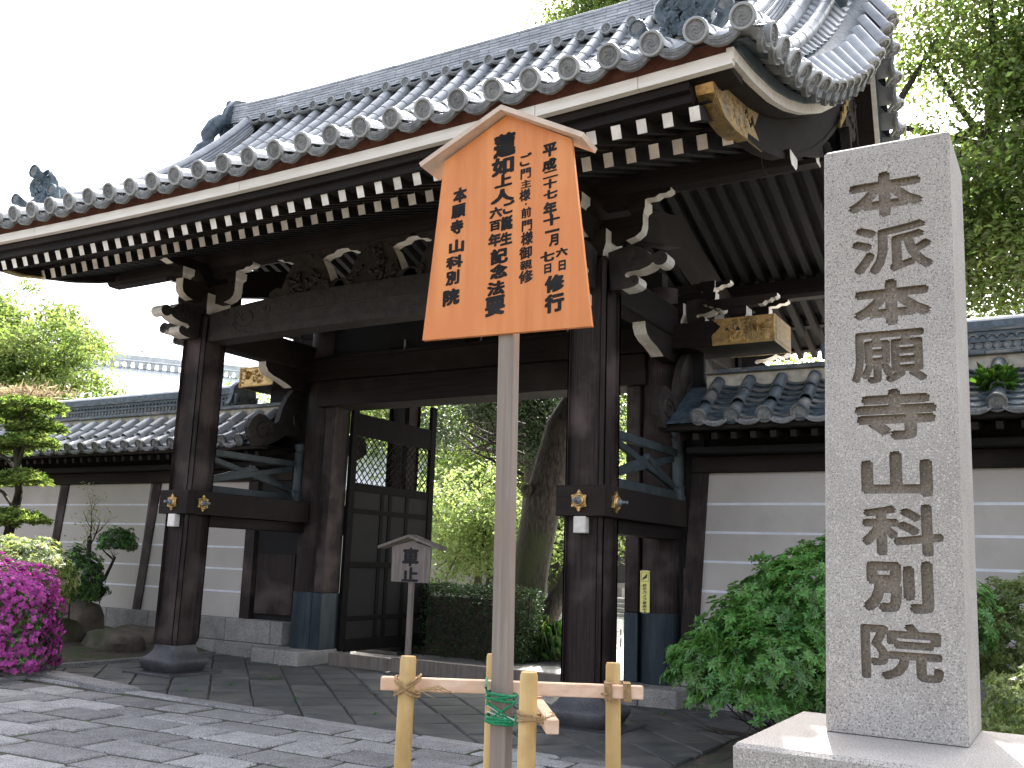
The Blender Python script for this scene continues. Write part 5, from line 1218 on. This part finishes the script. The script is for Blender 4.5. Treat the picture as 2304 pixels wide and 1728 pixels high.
# hedge
h = plant('clipped_hedge', (-4.5, 5.1, -.1), 'dark clipped hedge seen through the gate opening', 'hedge')
P = np.concatenate([np.stack([RNG.uniform(-6.6, -3.55, 26000), RNG.uniform(4.75, 5.6, 26000), RNG.uniform(-.05, 1.16, 26000)], 1)])
k = (np.abs(P[:, 1]-5.17) > .33) | (P[:, 2] > 1.02) | (P[:, 0] > -3.75); P = P[k]; P[:, 2] += .03*np.sin(P[:, 0]*9)
P = np.concatenate([P, P+RNG.normal(size=P.shape)*.03]); leafmesh('foliage', P, .05, LHED, h, .2, .5, .3)
m = MB(); m.box(-6.5, -3.8, 4.98, 5.38, -.1, .95); [m.tube([(x, 5.15, -.1), (x+.1, 5.1, 1)], .025, 5) for x in np.arange(-6.4, -3.7, .3)]; m.build('branches', BARK2, h)
# old camphor leaning behind the right front pillar: its crown fills the sky right of the roof
cl = cluster((4.5, 11, 10.5), (7.5, 5, 4.6), 84, .45)+cluster((8.5, 9.5, 8.5), (5.5, 4, 4.2), 70, .3)+cluster((-3.6, 10.5, 14.0), (3.4, 3, 1.7), 22, .3, .5, .9)+cluster((3.6, 9, 8.0), (2.2, 1.5, 2.6), 26, .3)+cluster((4.4, 9.6, 11.0), (2.9, 1.6, 2.6), 64, .05, .5, .9)+cluster((-4.2, 9.2, 14.3), (2.1, 1, 1.0), 34, .2, .5, .9)
ct_ = tree('camphor_tree', (-4.85, 7, -.1), 'massive old tree with rough bark leaning behind the gate pillar, crown above the roof', [LCAM], [(-4.88, 7, -.3), (-4.80, 7, .6), (-4.68, 7, 1.6), (-4.45, 7, 2.8), (-4.1, 7.1, 4.2), (-3.0, 7.8, 6.5), (0, 9.2, 8.8), (3.5, 10.5, 10)], [.44, .36, .36, .37, .36, .33, .28, .2], cl, 720, .56, .13)
m = MB(); m.tube([(-4.5, 7.05, 0.1), (-4.2, 7.05, .8), (-3.95, 7.05, 1.15), (-3.6, 7.0, 2.2), (-3.3, 7, 3.2)], [.2, .2, .17, .13, .1], 9); m.tube([(-4.62, 6.72, 2.95), (-4.62, 6.6, 3.02), (-4.62, 6.56, 3.05)], [.14, .12, .07], 9)
for k in range(6): branchy(m, (-4.85, 6.9, 3.3+.2*k), (-1, random.uniform(-.5, .5), random.uniform(-.3, .5)), 1.4, .035, 2, 4, .7)
m.build('side_stem', BARK, ct_, 60)
# dark conifer boughs, maples and shrubs beyond
tree('dark_conifer', (-7.2, 10.5, -.1), 'dark drooping conifer beyond the gate opening', [LDARK], [(-6.75, 10.5, 0), (-6.65, 10.5, 4), (-6.6, 10.5, 8)], [.3, .22, .12], cluster((-7.0, 10, 5.3), (2.9, 1.6, 1.6), 100, .1, .6, 1.0), 520, .42, .10, bark=BARK2)
tree('bright_maple', (-9.5, 12.5, -.1), 'bright green maple lit by the sun behind the hedge', [LMAP], [(-9.6, 12.6, 0), (-9.4, 12.6, 1.5), (-9.2, 12.5, 2.6)], [.12, .09, .06], cluster((-9.2, 12.2, 2.3), (3.0, 1.4, 1.9), 110, .2, .5, .9), 190, .36, .13)
tree('pale_leafed_tree', (-9, 16, -.1), 'pale green leafy tree in the temple court beyond the maple', [LGIN, ], [(-9.5, 17, 0), (-9.4, 17, 3), (-9.2, 17, 5)], [.2, .15, .1], cluster((-10.5, 17, 4.2), (5.5, 2, 3.2), 150, .2), 220, .55, .16)
tree('court_tree', (-5.5, 18, -.1), 'slender tree with two thin trunks in the bright court right of the pillar', [LMAP], [(-5.9, 13, 0), (-5.7, 13, 1.6), (-5.9, 13, 3.4)], [.06, .05, .04], cluster((-5.8, 13.4, 3.6), (1.7, 1.2, 2.2), 40, .2, .5, .9), 150, .4, .12)
tree('far_tree', (-14, 24, -.1), 'tall broadleaf tree standing behind the temple court', [LCAM], [(-14, 26, 0), (-14, 26, 4), (-14, 26, 7)], [.3, .2, .15], cluster((-17, 26, 7.5), (13, 2.5, 4.5), 190, .1, .9, 1.5), 230, .8, .26)
tree('round_topiary', (-6.2, 14.2, -.1), 'small rounded bush in the court beside the slender tree', [LAZ], [(-7.1, 14.2, 0), (-7.1, 14.2, .5)], [.05, .04], cluster((-7.1, 14.2, .62), (.5, .4, .5), 16, .3, .5, .7), 240, .2, .06, cat='bush')
tree('small_court_pine', (-13.6, 20, -.1), 'small pine in front of the distant temple building', [LPINE], [(-13.5, 19.5, 0), (-13.4, 19.5, 1), (-13.6, 19.5, 2)], [.12, .10, .08], cluster((-13.6, 19.5, 2.0), (.9, .6, .5), 14, .2, .4, .7), 300, .3, .09)
tree('court_grove', (-25, 23, -.1), 'broad green trees behind the lattice of the open door leaf', [LMAP], [(-24, 23, 0), (-24, 23, 3), (-24, 23, 5)], [.3, .2, .15], cluster((-25, 23, 5.5), (6, 2.5, 5.5), 130, .1, .9, 1.4), 230, .8, .24)
tree('plum_tree', (1.5, 19, -.1), 'spreading green tree deep in the court behind the right wall', [LMAP], [(1.5, 19, 0), (1.4, 19, 2), (1.2, 19, 3.2)], [.2, .15, .1], cluster((1.5, 19, 4.6), (3.6, 2, 2.2), 70, .3), 220, .5, .14)
tree('ginkgo_tree', (-2.5, 25, -.1), 'tall green tree at the far end of the court', [LGIN], [(-2.5, 25, 0), (-2.5, 25, 3), (-2.4, 25, 6)], [.3, .22, .15], cluster((-2.5, 25, 6.5), (5.5, 2.5, 5), 110, .2, .9, 1.4), 220, .7, .2)
# irises and broad leaves at the foot of the old tree
A_ = np.stack([RNG.uniform(-4.0, -3.0, 130), RNG.uniform(5.4, 6.4, 130), np.full(130, -.05)], 1)
o = rosettes('iris_clump', A_, RNG.normal(size=A_.shape)*.12+np.array([0, 0, 1]), 5, .20, .04, [LGRS, LAZ], None, 3.2, RNG.integers(0, 2, 130)); tag(o, 'clump of sword-shaped iris leaves at the foot of the old tree', 'iris')
A_ = np.stack([RNG.uniform(-4.9, -3.9, 60), RNG.uniform(5.2, 6.2, 60), np.full(60, -.02)], 1)
o = rosettes('hosta_clump', A_, RNG.normal(size=A_.shape)*.2+np.array([0, 0, 1]), 6, .17, .26, [LGRS, LAZ], None, .8, RNG.integers(0, 2, 60)); tag(o, 'broad-leaved ground plants below the dark hedge', 'plants')
# little white direction sign in the court
sgn = thing('entrance_sign', (-4.15, 9.6, -.07), 'tiny white sign on short legs on the gravel beyond the gate', 'sign')
bx = MB().box(-4.42, -3.9, 9.6, 9.62, .28, .48).build('plate', PAPER, sgn); MB().box(-4.42, -3.9, 9.6, 9.62, .10, .16).build('lower_rail', PAPER, sgn)
put_text([('入', -4.28, .38, .13, .13), ('口', -4.10, .38, .12, .12)], 9.597, TEAL, bx, .02, skew=0)
for x in (-4.38, -3.94): MB().box(x-.015, x+.015, 9.62, 9.65, -.08, .48).build('leg', IRON, sgn)
# distant hall beyond, stone steps
tb = thing('temple_building', (-20, 27, -.1), 'low dark timber temple building with white panels far beyond the maple', 'building')
MB().box(-27, -12, 26, 30, .9, 1.0).build('veranda', WX, tb); MB().box(-27, -12, 27.2, 30, 1.0, 3.2).build('wall', WDARK, tb); MB().box(-28, -11, 25.5, 26, .0, .75).build('stone_base', BASE, tb)
for x in np.arange(-26.5, -12, 1.5): MB().box(x, x+.9, 27.14, 27.2, 1.1, 2.6).build('white_panel', PLASTER, tb); MB().box(x-.3, x-.15, 26, 26.15, .0, 3.2).build('post', WZ, tb)
for z in (1.25, 1.6): MB().box(-27, -12, 25.95, 26.03, z, z+.07).build('rail', WX, tb)
MB().prism([(25, 3.1), (28.5, 5.2), (32, 3.1)], 'yz', -28, -11).build('roof', TILE, tb)
st = thing('stone_steps', (-12, 21, -.1), 'bright sunlit stone steps far across the court', 'steps')
for k in range(4): MB().box(-13.5, -7.5, 20.5+.7*k, 24, -.1+.14*k, .03+.14*k, bev=.01).build('step', GRAVEL, st)
# big hall far left behind the tree: ridge runs away from the camera, slope facing us has sun glare painted in white
hl = thing('main_hall', (-36, 30, 0), 'long tiled hall roof with its sun glare painted white beyond the left wall', 'building')
MH = T(-34, 17.9, 0) @ RZ(R(52)); zr2 = 9.95
def hput(name, mb, m): wput(name, mb.mesh(name, m), hl, MH)
hput('roof_slope', MB().add([(-22, 0, zr2), (34, 0, zr2), (34, -10, 4.2), (-22, -10, 4.2)], [(0, 3, 2, 1)]), STRIPE_AND_GLARE)
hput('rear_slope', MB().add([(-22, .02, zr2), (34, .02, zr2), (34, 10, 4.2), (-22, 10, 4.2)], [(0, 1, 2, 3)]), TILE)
hput('ridge', MB().box(-22, 34, -.25, .25, zr2+.33, zr2+.55), TILE); hput('ridge_course', MB().box(-22, 34, -.3, .3, zr2+.27, zr2+.325), STRIPE_AND_GLARE)
me = MB(); me.prism([(-.11, .26), (.11, .26), (.10, .06), (.0, -.10), (-.10, .06)], 'xz', -.24, .25); mem = me.mesh('crest_tile', TILE)
rmm = MB().tube([(0, 0, 0), (0, -10, -5.75)], .06, 6).mesh('roof_roll', STRIPE_AND_GLARE)
for k in range(150): wput('crest_tile', mem, hl, MH @ T(-20+.235*k*1.5, 0, zr2))
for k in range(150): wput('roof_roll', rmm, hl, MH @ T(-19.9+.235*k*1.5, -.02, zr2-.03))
hput('wall', MB().box(-20, 32, -8, 8, -.1, 4.8), PLASTER)
# trees at left
cl = cluster((-24.6, 8, 7.3), (4.0, 2.5, 2.7), 210, .2, .5, 1.0)
tree('leafy_tree', (-25, 8.5, -.1), 'tall pale green tree behind the left wall below the eave', [LGIN], [(-25.5, 8.5, 0), (-25.3, 8.5, 3), (-24.8, 8.4, 5.5), (-24.6, 8.3, 7.5)], [.32, .26, .2, .1], cl, 420, .36, .15)
cl = cluster((-33.0, 12, 7.0), (5.5, 3, 4.5), 60, .3, .9, 1.4)
tree('outer_tree', (-33, 12, -.1), 'broad tree further left behind the wall', [LCAM], [(-33, 12, 0), (-33, 12, 4), (-33, 12, 7)], [.32, .26, .2], cl, 200, .7, .2)
hill = MB(); P = [[(-260+520*i/40, 190+60*j, (-5 if j == 0 else 22+8*math.sin(i*.5)+5*math.sin(i*1.3))) for j in range(2)] for i in range(41)]; struct(hill.grid(P).build('wooded_hill', LDARK))
